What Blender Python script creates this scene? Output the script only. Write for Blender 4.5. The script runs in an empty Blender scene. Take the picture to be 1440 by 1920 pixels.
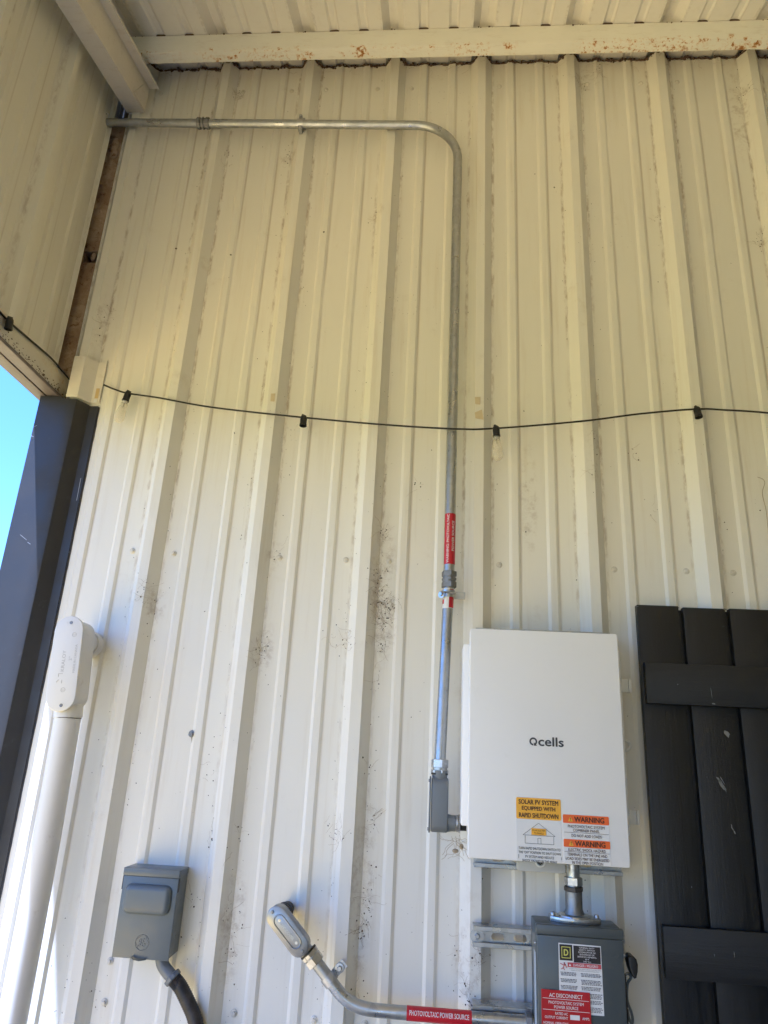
import bpy, bmesh, math, random
from mathutils import Vector, Matrix
rnd = random.Random(7)
SC = bpy.context.scene
COL = SC.collection
PI = math.pi

# ------------------------------------------------------------------ camera
cam_d = bpy.data.cameras.new('camera'); cam = bpy.data.objects.new('camera', cam_d); COL.objects.link(cam)
cam_d.sensor_fit = 'VERTICAL'; cam_d.sensor_height = 32.0; cam_d.sensor_width = 24.0
cam_d.lens = 1325.126 / 1920 * 32.0
cam_d.clip_start = 0.02; cam_d.clip_end = 2000
cr = Vector((0.99662089, 0.06481798, 0.05045234)); cu = Vector((-0.02646807, -0.32804319, 0.94429186)); cf = Vector((-0.07775764, 0.94243636, 0.32521908))
m = Matrix((cr, cu, -cf)).transposed().to_4x4(); m.translation = Vector((1.11124, -1.87544, 1.6))
cam.matrix_world = m
SC.camera = cam

# ------------------------------------------------------------------ sky and sun
SUN = Vector((0.24, 0.15, -1.0)).normalized()            # direction the light travels
world = bpy.data.worlds.new('World'); SC.world = world; world.use_nodes = True
wn = world.node_tree; bg = wn.nodes['Background']
sky = wn.nodes.new('ShaderNodeTexSky'); sky.sky_type = 'NISHITA'; sky.sun_disc = False
sky.sun_elevation = math.asin(-SUN.z); sky.sun_rotation = math.atan2(-SUN.x, -SUN.y)
sky.altitude = 100; sky.air_density = 1.0; sky.dust_density = 0.2; sky.ozone_density = 4.0
wn.links.new(sky.outputs['Color'], bg.inputs['Color']); bg.inputs['Strength'].default_value = 0.073
sun_d = bpy.data.lights.new('sun', 'SUN'); sun_d.energy = 5.0; sun_d.angle = math.radians(0.55); sun_d.color = (1.0, 0.975, 0.94)
sun = bpy.data.objects.new('sun', sun_d); COL.objects.link(sun)
sun.rotation_euler = SUN.to_track_quat('-Z', 'Y').to_euler(); sun.location = (-3, -3, 12)

SC.view_settings.view_transform = 'Standard'; SC.view_settings.look = 'None'
SC.view_settings.exposure = 2.3; SC.view_settings.gamma = 1.0
SC.view_settings.use_curve_mapping = False
SC.view_settings.use_white_balance = True; SC.view_settings.white_balance_temperature = 4480; SC.view_settings.white_balance_tint = 21
SC.render.engine = 'CYCLES'
SC.cycles.use_denoising = True
SC.cycles.max_bounces = 14; SC.cycles.diffuse_bounces = 7; SC.cycles.transparent_max_bounces = 12
SC.cycles.sample_clamp_indirect = 6.0; SC.cycles.caustics_reflective = False; SC.cycles.caustics_refractive = False

# ------------------------------------------------------------------ material helpers
class NT:
    def __init__(s, name):
        s.m = bpy.data.materials.new(name); s.m.use_nodes = True; s.t = s.m.node_tree
        s.b = s.t.nodes['Principled BSDF']; s.o = s.t.nodes.new('ShaderNodeTexCoord').outputs['Object']
    def n(s, t, **kw):
        x = s.t.nodes.new(t)
        for k, v in kw.items(): setattr(x, k, v)
        return x
    def put(s, sock, v):
        if hasattr(v, 'is_linked') or hasattr(v, 'links'): s.t.links.new(v, sock)
        else: sock.default_value = v
    def map(s, scale=(1, 1, 1), loc=(0, 0, 0), src=None):
        x = s.n('ShaderNodeMapping'); s.t.links.new(src or s.o, x.inputs['Vector'])
        x.inputs['Scale'].default_value = scale; x.inputs['Location'].default_value = loc
        return x.outputs['Vector']
    def noise(s, scale, detail=4, rough=0.55, vec=None, dist=0.0):
        x = s.n('ShaderNodeTexNoise'); s.t.links.new(vec or s.o, x.inputs['Vector'])
        x.inputs['Scale'].default_value = scale; x.inputs['Detail'].default_value = detail; x.inputs['Roughness'].default_value = rough; x.inputs['Distortion'].default_value = dist
        return x.outputs['Fac']
    def voro(s, scale, feature='F1', out='Distance', vec=None):
        x = s.n('ShaderNodeTexVoronoi', feature=feature); s.t.links.new(vec or s.o, x.inputs['Vector']); x.inputs['Scale'].default_value = scale
        return x.outputs[out]
    def ramp(s, v, a, b, lo=0.0, hi=1.0, smooth=True):
        x = s.n('ShaderNodeMapRange'); x.interpolation_type = 'SMOOTHSTEP' if smooth else 'LINEAR'
        s.put(x.inputs['Value'], v); x.inputs['From Min'].default_value = a; x.inputs['From Max'].default_value = b
        x.inputs['To Min'].default_value = lo; x.inputs['To Max'].default_value = hi
        return x.outputs['Result']
    def math(s, op, a, b=0.0, c=0.0):
        x = s.n('ShaderNodeMath', operation=op); s.put(x.inputs[0], a); s.put(x.inputs[1], b); s.put(x.inputs[2], c)
        return x.outputs[0]
    def mix(s, f, a, b, blend='MIX'):
        x = s.n('ShaderNodeMix', data_type='RGBA', blend_type=blend); s.put(x.inputs[0], f)
        for i, v in ((6, a), (7, b)):
            s.put(x.inputs[i], v if not isinstance(v, tuple) else (v + (1,) if len(v) == 3 else v))
        return x.outputs[2]
    def sep(s, src=None):
        x = s.n('ShaderNodeSeparateXYZ'); s.t.links.new(src or s.o, x.inputs[0]); return x.outputs
    def bump(s, h, strength=0.3, dist=0.001, prev=None):
        x = s.n('ShaderNodeBump'); s.put(x.inputs['Height'], h); x.inputs['Strength'].default_value = strength; x.inputs['Distance'].default_value = dist
        if prev is not None: s.t.links.new(prev, x.inputs['Normal'])
        return x.outputs['Normal']
    def done(s, col=None, rough=None, metal=None, normal=None, **kw):
        if col is not None: s.put(s.b.inputs['Base Color'], col + (1,) if isinstance(col, tuple) and len(col) == 3 else col)
        if rough is not None: s.put(s.b.inputs['Roughness'], rough)
        if metal is not None: s.put(s.b.inputs['Metallic'], metal)
        if normal is not None: s.t.links.new(normal, s.b.inputs['Normal'])
        for k, v in kw.items(): s.put(s.b.inputs[k.replace('_', ' ')], v)
        return s.m

def plain(name, col, rough=0.5, metal=0.0, var=0.12, vscale=18, bump=0.0, bscale=300, spec=None, dirt=0.0, dirtcol=(0.09, 0.07, 0.05), dscale=30):
    """paint, plastic or print with slight unevenness, scuffs and dirt"""
    t = NT(name)
    f = t.noise(vscale, 5)
    c = t.mix(f, tuple(max(0, v * (1 - var)) for v in col), tuple(min(1, v * (1 + var)) for v in col))
    if dirt:
        d = t.math('MULTIPLY', t.ramp(t.noise(dscale, 8, 0.7), 0.60, 0.74), dirt)
        c = t.mix(d, c, dirtcol)
    r = t.ramp(t.noise(vscale * 2.3, 4), 0.3, 0.7, max(0.02, rough - 0.08), min(1, rough + 0.08))
    nrm = t.bump(t.noise(bscale, 2), bump, 0.0006) if bump else None
    kw = {}
    if spec is not None: kw['Specular_IOR_Level'] = spec
    return t.done(c, r, metal, nrm, **kw)

S = 0.3048                                              # rib spacing of the metal sheets
def sheet_paint(name, axis, c1, c2, grime=1.0, zlo=1.7):
    """aged baked enamel on embossed steel sheet: dust, brown dirt lines beside the ribs, fly specks"""
    t = NT(name)
    sx = t.sep()
    a = sx[axis]
    low = t.noise(1.7, 3, 0.5)
    c = t.mix(low, c1, c2)
    streak = t.noise(1.0, 5, 0.6, t.map((38, 38, 2.2)))
    c = t.mix(t.math('MULTIPLY', t.ramp(streak, 0.5, 0.8), 0.26 * grime), c, (0.49, 0.40, 0.24))
    # dirt that collects beside the big ribs, broken up along the sheet
    fr = t.math('MULTIPLY', t.math('FRACT', t.math('ADD', t.math('DIVIDE', a, S), 100.0)), S)
    d1 = t.math('ABSOLUTE', t.math('SUBTRACT', fr, S - 0.040))
    d2 = t.math('ABSOLUTE', t.math('SUBTRACT', fr, 0.040))
    dd = t.math('MINIMUM', d1, d2)
    brk = t.ramp(t.noise(1.0, 6, 0.7, t.map((70, 70, 22))), 0.40, 0.66)
    brk2 = t.ramp(t.noise(1.0, 3, 0.6, t.map((4, 4, 1.6))), 0.34, 0.56)
    zc = t.ramp(sx[2], zlo, zlo + 0.9, 0.35, 1.0)
    brk2 = t.math('MULTIPLY', brk2, zc)
    line = t.math('MULTIPLY', t.ramp(dd, 0.001, 0.0075, 1.0, 0.0), t.math('MULTIPLY', brk, brk2))
    c = t.mix(t.math('MULTIPLY', line, 0.62 * grime), c, (0.22, 0.135, 0.06))
    m1 = t.math('MINIMUM', t.math('ABSOLUTE', t.math('SUBTRACT', fr, 0.1185)), t.math('ABSOLUTE', t.math('SUBTRACT', fr, 0.2200)))
    l2 = t.math('MULTIPLY', t.ramp(m1, 0.0008, 0.0042, 1.0, 0.0), brk2)
    c = t.mix(t.math('MULTIPLY', l2, 0.36 * grime), c, (0.27, 0.18, 0.09))
    # blotchy dust stains and tiny fly specks
    blot = t.math('MULTIPLY', t.ramp(t.noise(7, 9, 0.72), 0.58, 0.78), 0.30 * grime)
    c = t.mix(blot, c, (0.40, 0.31, 0.18))
    sp = t.math('MULTIPLY', t.ramp(t.voro(55), 0.035, 0.075, 1.0, 0.0), t.ramp(t.noise(2.3, 3), 0.52, 0.66))
    c = t.mix(t.math('MULTIPLY', sp, 0.8 * grime), c, (0.10, 0.07, 0.04))
    if axis == 0 and grime > 0.9:
        # soft brown smudges where webs and dust have settled
        nz_ = t.ramp(t.noise(26, 8, 0.75), 0.46, 0.66); tot = None
        for cx_, cz_, rx_, rz_ in ((0.965, 2.02, .045, .26), (0.985, 1.93, .03, .10), (0.655, 1.85, .035, .09), (0.34, 1.95, .035, .08), (0.56, 3.53, .035, .035), (0.35, 3.82, .03, .04), (0.03, 2.85, .025, .14), (0.955, 1.30, .035, .25), (0.65, 1.20, .035, .16), (1.58, 3.86, .08, .06), (2.08, 3.70, .04, .25), (1.21, 1.17, .05, .10), (1.36, 2.30, .03, .20), (1.54, 2.44, .03, .12), (0.88, 3.28, .03, .04), (0.66, 2.11, .03, .05)):
            ex = t.math('DIVIDE', t.math('SUBTRACT', sx[0], cx_), rx_); ez = t.math('DIVIDE', t.math('SUBTRACT', sx[2], cz_), rz_)
            m_ = t.ramp(t.math('ADD', t.math('MULTIPLY', ex, ex), t.math('MULTIPLY', ez, ez)), 0.05, 1.0, 1.0, 0.0)
            tot = m_ if tot is None else t.math('MAXIMUM', tot, m_)
        c = t.mix(t.math('MULTIPLY', t.math('MULTIPLY', tot, nz_), 0.42), c, (0.27, 0.185, 0.10))
    emb = t.bump(t.noise(1.0, 3, 0.6, t.map((170, 170, 120))), 0.22, 0.0008)
    can = t.bump(t.noise(1.0, 1, 0.4, t.map((5.5, 5.5, 2.4))), 0.35, 0.010, emb)
    rough = t.ramp(t.noise(9, 4), 0.3, 0.7, 0.36, 0.52)
    return t.done(c, rough, 0.0, can, Specular_IOR_Level=0.45)

CREAM1, CREAM2 = (0.765, 0.745, 0.665), (0.805, 0.785, 0.71)
M = {}
M['wall'] = sheet_paint('wall sheet enamel', 0, CREAM1, CREAM2)
M['gable'] = sheet_paint('gable sheet enamel', 1, (0.765, 0.745, 0.64), (0.80, 0.78, 0.68), 0.6, -3.0)
M['roof'] = sheet_paint('roof sheet enamel', 0, (0.82, 0.795, 0.74), (0.86, 0.835, 0.78), 0.4, -3.0)

def rusty_paint(name, col, amount, z_line=None):
    t = NT(name)
    c = t.mix(t.noise(6, 5), tuple(v * 0.92 for v in col), tuple(min(1, v * 1.05) for v in col))
    c = t.mix(t.math('MULTIPLY', t.ramp(t.noise(1, 6, 0.7, t.map((14, 50, 50))), 0.52, 0.75), 0.25), c, (0.40, 0.30, 0.16))
    core = t.math('MULTIPLY', t.ramp(t.noise(75, 7, 0.75), 0.56, 0.64), t.ramp(t.noise(3.1, 2), 0.50, 0.60))
    halo = t.math('MULTIPLY', t.ramp(t.noise(75, 7, 0.75), 0.50, 0.64), t.ramp(t.noise(3.1, 2), 0.47, 0.60))
    if z_line is not None:
        z = t.sep()[2]
        band = t.ramp(t.math('ABSOLUTE', t.math('SUBTRACT', z, z_line)), 0.008, 0.022, 1.0, 0.0)
        core = t.math('MULTIPLY', core, band); halo = t.math('MULTIPLY', halo, band)
    if z_line is not None:
        x = t.sep()[0]; near = None
        for cx_, wd in ((0.34, .09), (0.44, .10), (0.62, .05), (0.80, .09), (1.05, .02), (1.30, .03), (1.78, .16), (1.98, .12), (2.10, .10)):
            q = t.ramp(t.math('ABSOLUTE', t.math('SUBTRACT', x, cx_)), wd * .3, wd, 1.0, 0.0); near = q if near is None else t.math('MAXIMUM', near, q)
        band2 = t.ramp(t.math('ABSOLUTE', t.math('SUBTRACT', z, z_line + .006)), 0.006, 0.020, 1.0, 0.0)
        nn = t.noise(30, 7, 0.66); gate = t.math('MULTIPLY', near, band2)
        core = t.math('MAXIMUM', core, t.math('MULTIPLY', t.ramp(nn, 0.585, 0.64), gate)); halo = t.math('MAXIMUM', halo, t.math('MULTIPLY', t.ramp(nn, 0.54, 0.63), gate))
    c = t.mix(t.math('MULTIPLY', halo, 0.75 * amount), c, (0.62, 0.33, 0.03))
    c = t.mix(t.math('MULTIPLY', core, amount), c, (0.33, 0.135, 0.012))
    return t.done(c, 0.5, 0.0, t.bump(t.noise(90, 3), 0.15, 0.0008))
M['purlin'] = rusty_paint('purlin primer paint', (0.86, 0.845, 0.76), 1.0, -0.080)
M['rafter'] = rusty_paint('rafter primer paint', (0.79, 0.75, 0.67), 0.0)
M['flash'] = rusty_paint('cut flashing enamel', (0.76, 0.73, 0.64), 0.15)

t = NT('rusted corner steel')
c = t.mix(t.ramp(t.noise(11, 8, 0.7), 0.40, 0.62), (0.33, 0.225, 0.14), (0.48, 0.37, 0.25))
c = t.mix(t.ramp(t.noise(45, 8, 0.8), 0.54, 0.66), c, (0.13, 0.045, 0.018))
c = t.mix(t.ramp(t.noise(5, 5, 0.7), 0.58, 0.70), c, (0.075, 0.035, 0.02))
M['rust'] = t.done(c, 0.9, 0.0, t.bump(t.noise(120, 6, 0.7), 0.8, 0.002))

def galv(name, col, rough=0.38, metal=0.92, spangle=0.25):
    t = NT(name)
    c = t.mix(t.voro(70, out='Color'), tuple(v * (1 - spangle) for v in col), tuple(min(1, v * (1 + spangle)) for v in col))
    c = t.mix(t.math('MULTIPLY', t.ramp(t.noise(40, 8, 0.7), 0.58, 0.72), 0.55), c, tuple(v * 0.35 for v in col))
    r = t.ramp(t.noise(30, 5), 0.3, 0.7, rough - 0.1, rough + 0.14)
    return t.done(c, r, metal, t.bump(t.noise(160, 3), 0.12, 0.0006))
M['emt'] = galv('galvanised tube', (0.42, 0.43, 0.43), 0.36, 0.8, 0.10)
M['galv'] = galv('zinc plated steel', (0.47, 0.475, 0.475), 0.33, 0.88, 0.2)
M['strut'] = galv('galvanised strut', (0.46, 0.465, 0.46), 0.34, 0.8, 0.14)
M['cast'] = galv('cast zinc fitting', (0.25, 0.25, 0.245), 0.48, 0.8, 0.15)
M['castdark'] = plain('weathered cast ring', (0.06, 0.055, 0.05), 0.6, 0.3)

M['graybody'] = plain('grey plastic conduit body', (0.15, 0.165, 0.18), 0.42, 0, 0.06, 30, 0.08, 500, dirt=0.15)
M['alu'] = galv('cast aluminium body', (0.31, 0.31, 0.305), 0.40, 0.85, 0.06)
M['boxgray'] = plain('grey enamel enclosure', (0.130, 0.150, 0.160), 0.36, 0, 0.06, 12, 0.10, 420, dirt=0.12)
M['boxgray2'] = plain('dark grey enamel enclosure', (0.078, 0.090, 0.092), 0.38, 0, 0.06, 12, 0.10, 420, dirt=0.12)
M['white'] = plain('white powder coat', (0.84, 0.84, 0.83), 0.42, 0, 0.025, 5, 0.06, 700, dirt=0.10, dirtcol=(0.45, 0.43, 0.38), dscale=9)
M['whiteplastic'] = plain('white moulded plastic', (0.70, 0.70, 0.67), 0.4, 0, 0.03)
M['pvc'] = plain('white pipe plastic', (0.72, 0.70, 0.645), 0.40, 0, 0.05, 8, 0.12, 350, dirt=0.35, dirtcol=(0.34, 0.27, 0.18), dscale=26)
M['pvcmark'] = plain('moulded marking', (0.46, 0.44, 0.40), 0.5)
M['black'] = plain('black rubber', (0.012, 0.012, 0.012), 0.5, 0, 0.2, 40, dirt=0.2, dirtcol=(0.07, 0.06, 0.05))
M['cable'] = plain('black cord', (0.014, 0.014, 0.013), 0.55)
t = NT('ribbed black hose')
z = t.noise(30, 6, 0.7)
M['hose'] = t.done(t.mix(t.ramp(z, 0.42, 0.68), (0.012, 0.011, 0.010), (0.055, 0.045, 0.038)), 0.55, 0.0, t.bump(t.noise(260, 3), 0.3, 0.0008))
M['navy'] = plain('charcoal blue trim enamel', (0.031, 0.030, 0.030), 0.55, 0, 0.10, 6, 0.12, 350, dirt=0.14, dirtcol=(0.22, 0.21, 0.20), dscale=24)
M['soffit'] = plain('mauve brown soffit trim', (0.175, 0.150, 0.148), 0.55, 0, 0.12, 9, 0.1, 300, dirt=0.4, dirtcol=(0.13, 0.09, 0.07))
M['headercream'] = rusty_paint('mildewed trim enamel', (0.66, 0.62, 0.50), 0.35)
M['red'] = plain('red label vinyl', (0.46, 0.012, 0.022), 0.4, 0, 0.08, 14, dirt=0.10, dirtcol=(0.55, 0.15, 0.10))
M['redplate'] = plain('red engraved plate', (0.42, 0.014, 0.016), 0.35, 0, 0.12, 14, dirt=0.25, dirtcol=(0.48, 0.10, 0.03), dscale=18)
M['yellow'] = plain('yellow label vinyl', (0.80, 0.43, 0.008), 0.45, 0, 0.04)
M['orange'] = plain('orange label vinyl', (0.73, 0.135, 0.010), 0.45, 0, 0.05)
M['paper'] = plain('white label vinyl', (0.76, 0.765, 0.755), 0.45, 0, 0.02)
M['ink'] = plain('black ink', (0.022, 0.020, 0.022), 0.6)
M['inkbrown'] = plain('brown black ink', (0.06, 0.025, 0.012), 0.6)
M['inkgray'] = plain('charcoal print', (0.045, 0.05, 0.058), 0.5)
M['inkwhite'] = plain('white ink', (0.80, 0.78, 0.76), 0.55)
M['inkyellow'] = plain('yellow green ink', (0.62, 0.60, 0.10), 0.5)
M['inkred'] = plain('faded red ink', (0.47, 0.08, 0.085), 0.55)
M['inkfine'] = plain('grey fine print', (0.16, 0.16, 0.17), 0.6)
M['tape'] = plain('old clear tape', (0.62, 0.53, 0.34), 0.35, 0, 0.10, 60)
M['tapeyellow'] = plain('yellowed tape', (0.62, 0.47, 0.20), 0.4, 0, 0.10, 60)
M['web'] = plain('dusty cobweb', (0.30, 0.235, 0.155), 0.9)
M['bug'] = plain('dead insect debris', (0.045, 0.028, 0.016), 0.8, 0, 0.5, 30)
M['crust'] = plain('mud dauber crust', (0.105, 0.066, 0.050), 0.95, 0, 0.5, 60, 0.7, 150)
M['straw'] = plain('dry grass', (0.42, 0.34, 0.22), 0.8)
M['filament'] = plain('bulb filament support', (0.06, 0.05, 0.04), 0.4, 0.5)
t = NT('clear bulb glass'); M['glass'] = t.done((0.86, 0.80, 0.62), 0.08, 0.0, None, Alpha=0.2, IOR=1.45)
# charcoal painted rough boards
t = NT('charcoal painted boards')
g = t.noise(1.0, 6, 0.65, t.map((130, 130, 7)), 0.6)
c = t.mix(t.ramp(g, 0.35, 0.7), (0.0068, 0.0072, 0.0072), (0.0125, 0.0130, 0.0128))
c = t.mix(t.math('MULTIPLY', t.ramp(t.noise(26, 8, 0.8), 0.66, 0.74), 0.5), c, (0.11, 0.11, 0.10))
nb = t.bump(g, 0.55, 0.0014); nb = t.bump(t.noise(220, 3), 0.35, 0.0009, nb)
M['board'] = t.done(c, t.ramp(g, 0.3, 0.7, 0.40, 0.6), 0.0, nb)
t = NT('charcoal painted battens')
g = t.noise(1.0, 6, 0.65, t.map((7, 130, 130)), 0.6)
c = t.mix(t.ramp(g, 0.35, 0.7), (0.0068, 0.0072, 0.0072), (0.0130, 0.0135, 0.0133))
c = t.mix(t.math('MULTIPLY', t.ramp(t.noise(26, 8, 0.8), 0.66, 0.74), 0.5), c, (0.11, 0.11, 0.10))
nb = t.bump(g, 0.55, 0.0014); nb = t.bump(t.noise(220, 3), 0.35, 0.0009, nb)
M['batten'] = t.done(c, t.ramp(g, 0.3, 0.7, 0.40, 0.6), 0.0, nb)
M['scuff'] = plain('chipped bare paint', (0.20, 0.20, 0.18), 0.8, 0, 0.3, 200)
t = NT('pale sandy gravel')
c = t.mix(t.noise(0.6, 6), (0.58, 0.362, 0.078), (0.66, 0.415, 0.105)); c = t.mix(t.ramp(t.noise(4, 7, 0.7), 0.45, 0.7), c, (0.47, 0.315, 0.062))
M['gravel'] = t.done(c, 0.95, 0.0, t.bump(t.noise(40, 5), 0.6, 0.02))

t = NT('lawn ground')
c = t.mix(t.noise(0.6, 6), (0.075, 0.095, 0.028), (0.12, 0.125, 0.045)); c = t.mix(t.ramp(t.noise(4, 7, 0.7), 0.45, 0.7), c, (0.06, 0.08, 0.022))
M['ground'] = t.done(c, 0.95, 0.0, t.bump(t.noise(40, 5), 0.6, 0.02))
# ------------------------------------------------------------------ geometry helpers
def origin_of(o):
    while o.parent is not None: o = o.parent
    return o.location.copy()
def root(name, label, cat, loc, group=None, kind=None):
    o = bpy.data.objects.new(name, None); COL.objects.link(o); o.location = loc
    o.empty_display_size = 0.05
    if label: o['label'] = label
    if cat: o['category'] = cat
    if group: o['group'] = group
    o['kind'] = kind or 'thing'
    return o
def finish_mesh(me, mat, smooth):
    me.materials.append(mat)
    if smooth:
        me.polygons.foreach_set('use_smooth', [True] * len(me.polygons))
        me.set_sharp_from_angle(angle=math.radians(smooth))
    me.update()
class B:
    def __init__(s): s.bm = bmesh.new()
    def merge(s, other, M4=None):
        me = bpy.data.meshes.new('tmp'); other.to_mesh(me); other.free()
        if M4 is not None: me.transform(M4)
        s.bm.from_mesh(me); bpy.data.meshes.remove(me); return s
    def poly(s, vs, fs):
        v = [s.bm.verts.new(p) for p in vs]
        for f in fs:
            try: s.bm.faces.new([v[i] for i in f])
            except ValueError: pass
        return s
    def box(s, x0, x1, y0, y1, z0, z1, bev=0.0, seg=2, M4=None):
        b = bmesh.new(); bmesh.ops.create_cube(b, size=1.0)
        for v in b.verts: v.co = Vector(((x0 + x1) / 2 + v.co.x * (x1 - x0), (y0 + y1) / 2 + v.co.y * (y1 - y0), (z0 + z1) / 2 + v.co.z * (z1 - z0)))
        if bev: bmesh.ops.bevel(b, geom=b.edges[:], offset=bev, segments=seg, profile=0.5, affect='EDGES')
        return s.merge(b, M4)
    def prism(s, pts, d0, d1, axis='y', bev=0.0, seg=2, M4=None):
        """extrude polygon pts along an axis; for 'y' pts are (x,z); for 'z' (x,y); for 'x' (y,z)"""
        b = bmesh.new(); f = {'y': lambda p, d: (p[0], d, p[1]), 'z': lambda p, d: (p[0], p[1], d), 'x': lambda p, d: (d, p[0], p[1])}[axis]
        a = [b.verts.new(f(p, d0)) for p in pts]; c = [b.verts.new(f(p, d1)) for p in pts]; n = len(pts)
        f0 = b.faces.new(a); f1 = b.faces.new(c[::-1])
        for i in range(n): b.faces.new((a[i], c[i], c[(i + 1) % n], a[(i + 1) % n]))
        bmesh.ops.recalc_face_normals(b, faces=b.faces[:])
        if bev:
            es = set(f0.edges) | set(f1.edges)
            bmesh.ops.bevel(b, geom=list(es), offset=bev, segments=seg, profile=0.5, affect='EDGES')
        return s.merge(b, M4)
    def lathe(s, prof, o=(0, 0, 0), axis=(0, 0, 1), n=24, close=True):
        ax = Vector(axis).normalized(); e1 = ax.orthogonal().normalized(); e2 = ax.cross(e1); o = Vector(o)
        rings = []
        for r, h in prof:
            rings.append([s.bm.verts.new(o + ax * h + (e1 * math.cos(2 * PI * i / n) + e2 * math.sin(2 * PI * i / n)) * r) for i in range(n)])
        for a, c in zip(rings, rings[1:]):
            for i in range(n): s.bm.faces.new((a[i], a[(i + 1) % n], c[(i + 1) % n], c[i]))
        if close:
            s.bm.faces.new(rings[0][::-1]); s.bm.faces.new(rings[-1])
        return s
    def cyl(s, p0, p1, r, r1=None, n=20, bev=0.0):
        p0, p1 = Vector(p0), Vector(p1); L = (p1 - p0).length; r1 = r if r1 is None else r1
        pr = [(r, 0), (r1, L)] if not bev else [(r - bev, 0), (r, bev), (r1, L - bev), (r1 - bev, L)]
        return s.lathe(pr, p0, p1 - p0, n)
    def tube(s, pts, r, n=14, caps=True):
        pts = [Vector(p) for p in pts]; N = len(pts); rr = r if isinstance(r, (list, tuple)) else [r] * N
        tan = [(pts[min(i + 1, N - 1)] - pts[max(i - 1, 0)]).normalized() for i in range(N)]
        e = tan[0].orthogonal().normalized(); rings = []
        for i in range(N):
            e = (e - tan[i] * e.dot(tan[i])).normalized(); f = tan[i].cross(e)
            rings.append([s.bm.verts.new(pts[i] + (e * math.cos(2 * PI * k / n) + f * math.sin(2 * PI * k / n)) * rr[i]) for k in range(n)])
        for a, c in zip(rings, rings[1:]):
            for i in range(n): s.bm.faces.new((a[i], a[(i + 1) % n], c[(i + 1) % n], c[i]))
        if caps:
            s.bm.faces.new(rings[0][::-1]); s.bm.faces.new(rings[-1])
        return s
    def sphere(s, c, r, seg=14, scale=(1, 1, 1)):
        b = bmesh.new(); bmesh.ops.create_uvsphere(b, u_segments=seg, v_segments=max(6, seg // 2), radius=r)
        return s.merge(b, Matrix.Translation(c) @ Matrix.Diagonal((*scale, 1)))
    def build(s, name, mat, parent=None, smooth=35, recalc=True):
        if recalc: bmesh.ops.recalc_face_normals(s.bm, faces=s.bm.faces[:])
        me = bpy.data.meshes.new(name); s.bm.to_mesh(me); s.bm.free()
        o = bpy.data.objects.new(name, me); COL.objects.link(o)
        if parent is not None:
            me.transform(Matrix.Translation(-origin_of(parent))); o.parent = parent
        else:
            lo = Vector([min(v.co[i] for v in me.vertices) for i in range(3)]); hi = Vector([max(v.co[i] for v in me.vertices) for i in range(3)])
            c = Vector(((lo.x + hi.x) / 2, (lo.y + hi.y) / 2, lo.z)); me.transform(Matrix.Translation(-c)); o.location = c
        finish_mesh(me, mat, smooth)
        return o
def tag(o, label, cat=None, group=None, kind=None):
    o['label'] = label
    if cat: o['category'] = cat
    if group: o['group'] = group
    if kind: o['kind'] = kind
    return o
def rrect(cx, cz, w, h, r, n=5):
    p = []
    for sx, sz, a0 in ((1, 1, 0), (-1, 1, 90), (-1, -1, 180), (1, -1, 270)):
        for k in range(n + 1):
            a = math.radians(a0 + 90 * k / n); p.append((cx + sx * (w / 2 - r) + r * math.cos(a), cz + sz * (h / 2 - r) + r * math.sin(a)))
    return p
def smooth_path(pts, n=8):
    P = [Vector(p) for p in pts]; P = [P[0] * 2 - P[1]] + P + [P[-1] * 2 - P[-2]]; out = []
    for i in range(1, len(P) - 2):
        for k in range(n):
            u = k / n; a, b, c, d = P[i - 1:i + 3]
            out.append(0.5 * ((2 * b) + (c - a) * u + (2 * a - 5 * b + 4 * c - d) * u * u + (3 * b - a - 3 * c + d) * u ** 3))
    out.append(P[-2]); return out
def plate_holes(outer, holes, th):
    """2D plate with holes as (verts, faces) in x,y ; thickness th about z=0"""
    cd = bpy.data.curves.new('tmp', 'CURVE'); cd.dimensions = '2D'; cd.fill_mode = 'BOTH'; cd.extrude = th / 2
    for loop in [outer] + holes:
        sp = cd.splines.new('POLY'); sp.points.add(len(loop) - 1)
        for i, q in enumerate(loop): sp.points[i].co = (q[0], q[1], 0, 1)
        sp.use_cyclic_u = True
    ob = bpy.data.objects.new('tmp', cd); me = ob.to_mesh()
    r = ([v.co.copy() for v in me.vertices], [list(q.vertices) for q in me.polygons])
    ob.to_mesh_clear(); bpy.data.objects.remove(ob); bpy.data.curves.remove(cd); return r
_tc = {}
def text_geo(s, bold=0.0, shear=0.0):
    k = (s, bold, shear)
    if k not in _tc:
        cd = bpy.data.curves.new('tmp', 'FONT'); cd.body = s; cd.size = 1.0; cd.resolution_u = 3; cd.offset = bold; cd.shear = shear; cd.fill_mode = 'FRONT'
        ob = bpy.data.objects.new('tmp', cd); me = ob.to_mesh()
        vs = [v.co.copy() for v in me.vertices]; fs = [list(q.vertices) for q in me.polygons]
        ob.to_mesh_clear(); bpy.data.objects.remove(ob); bpy.data.curves.remove(cd)
        x0 = min(v.x for v in vs); x1 = max(v.x for v in vs); y0 = min(v.y for v in vs); y1 = max(v.y for v in vs)
        _tc[k] = ([((v.x - (x0 + x1) / 2) / (x1 - x0), (v.y - (y0 + y1) / 2) / (y1 - y0)) for v in vs], fs, (x1 - x0) / (y1 - y0))
    return _tc[k]
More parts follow.
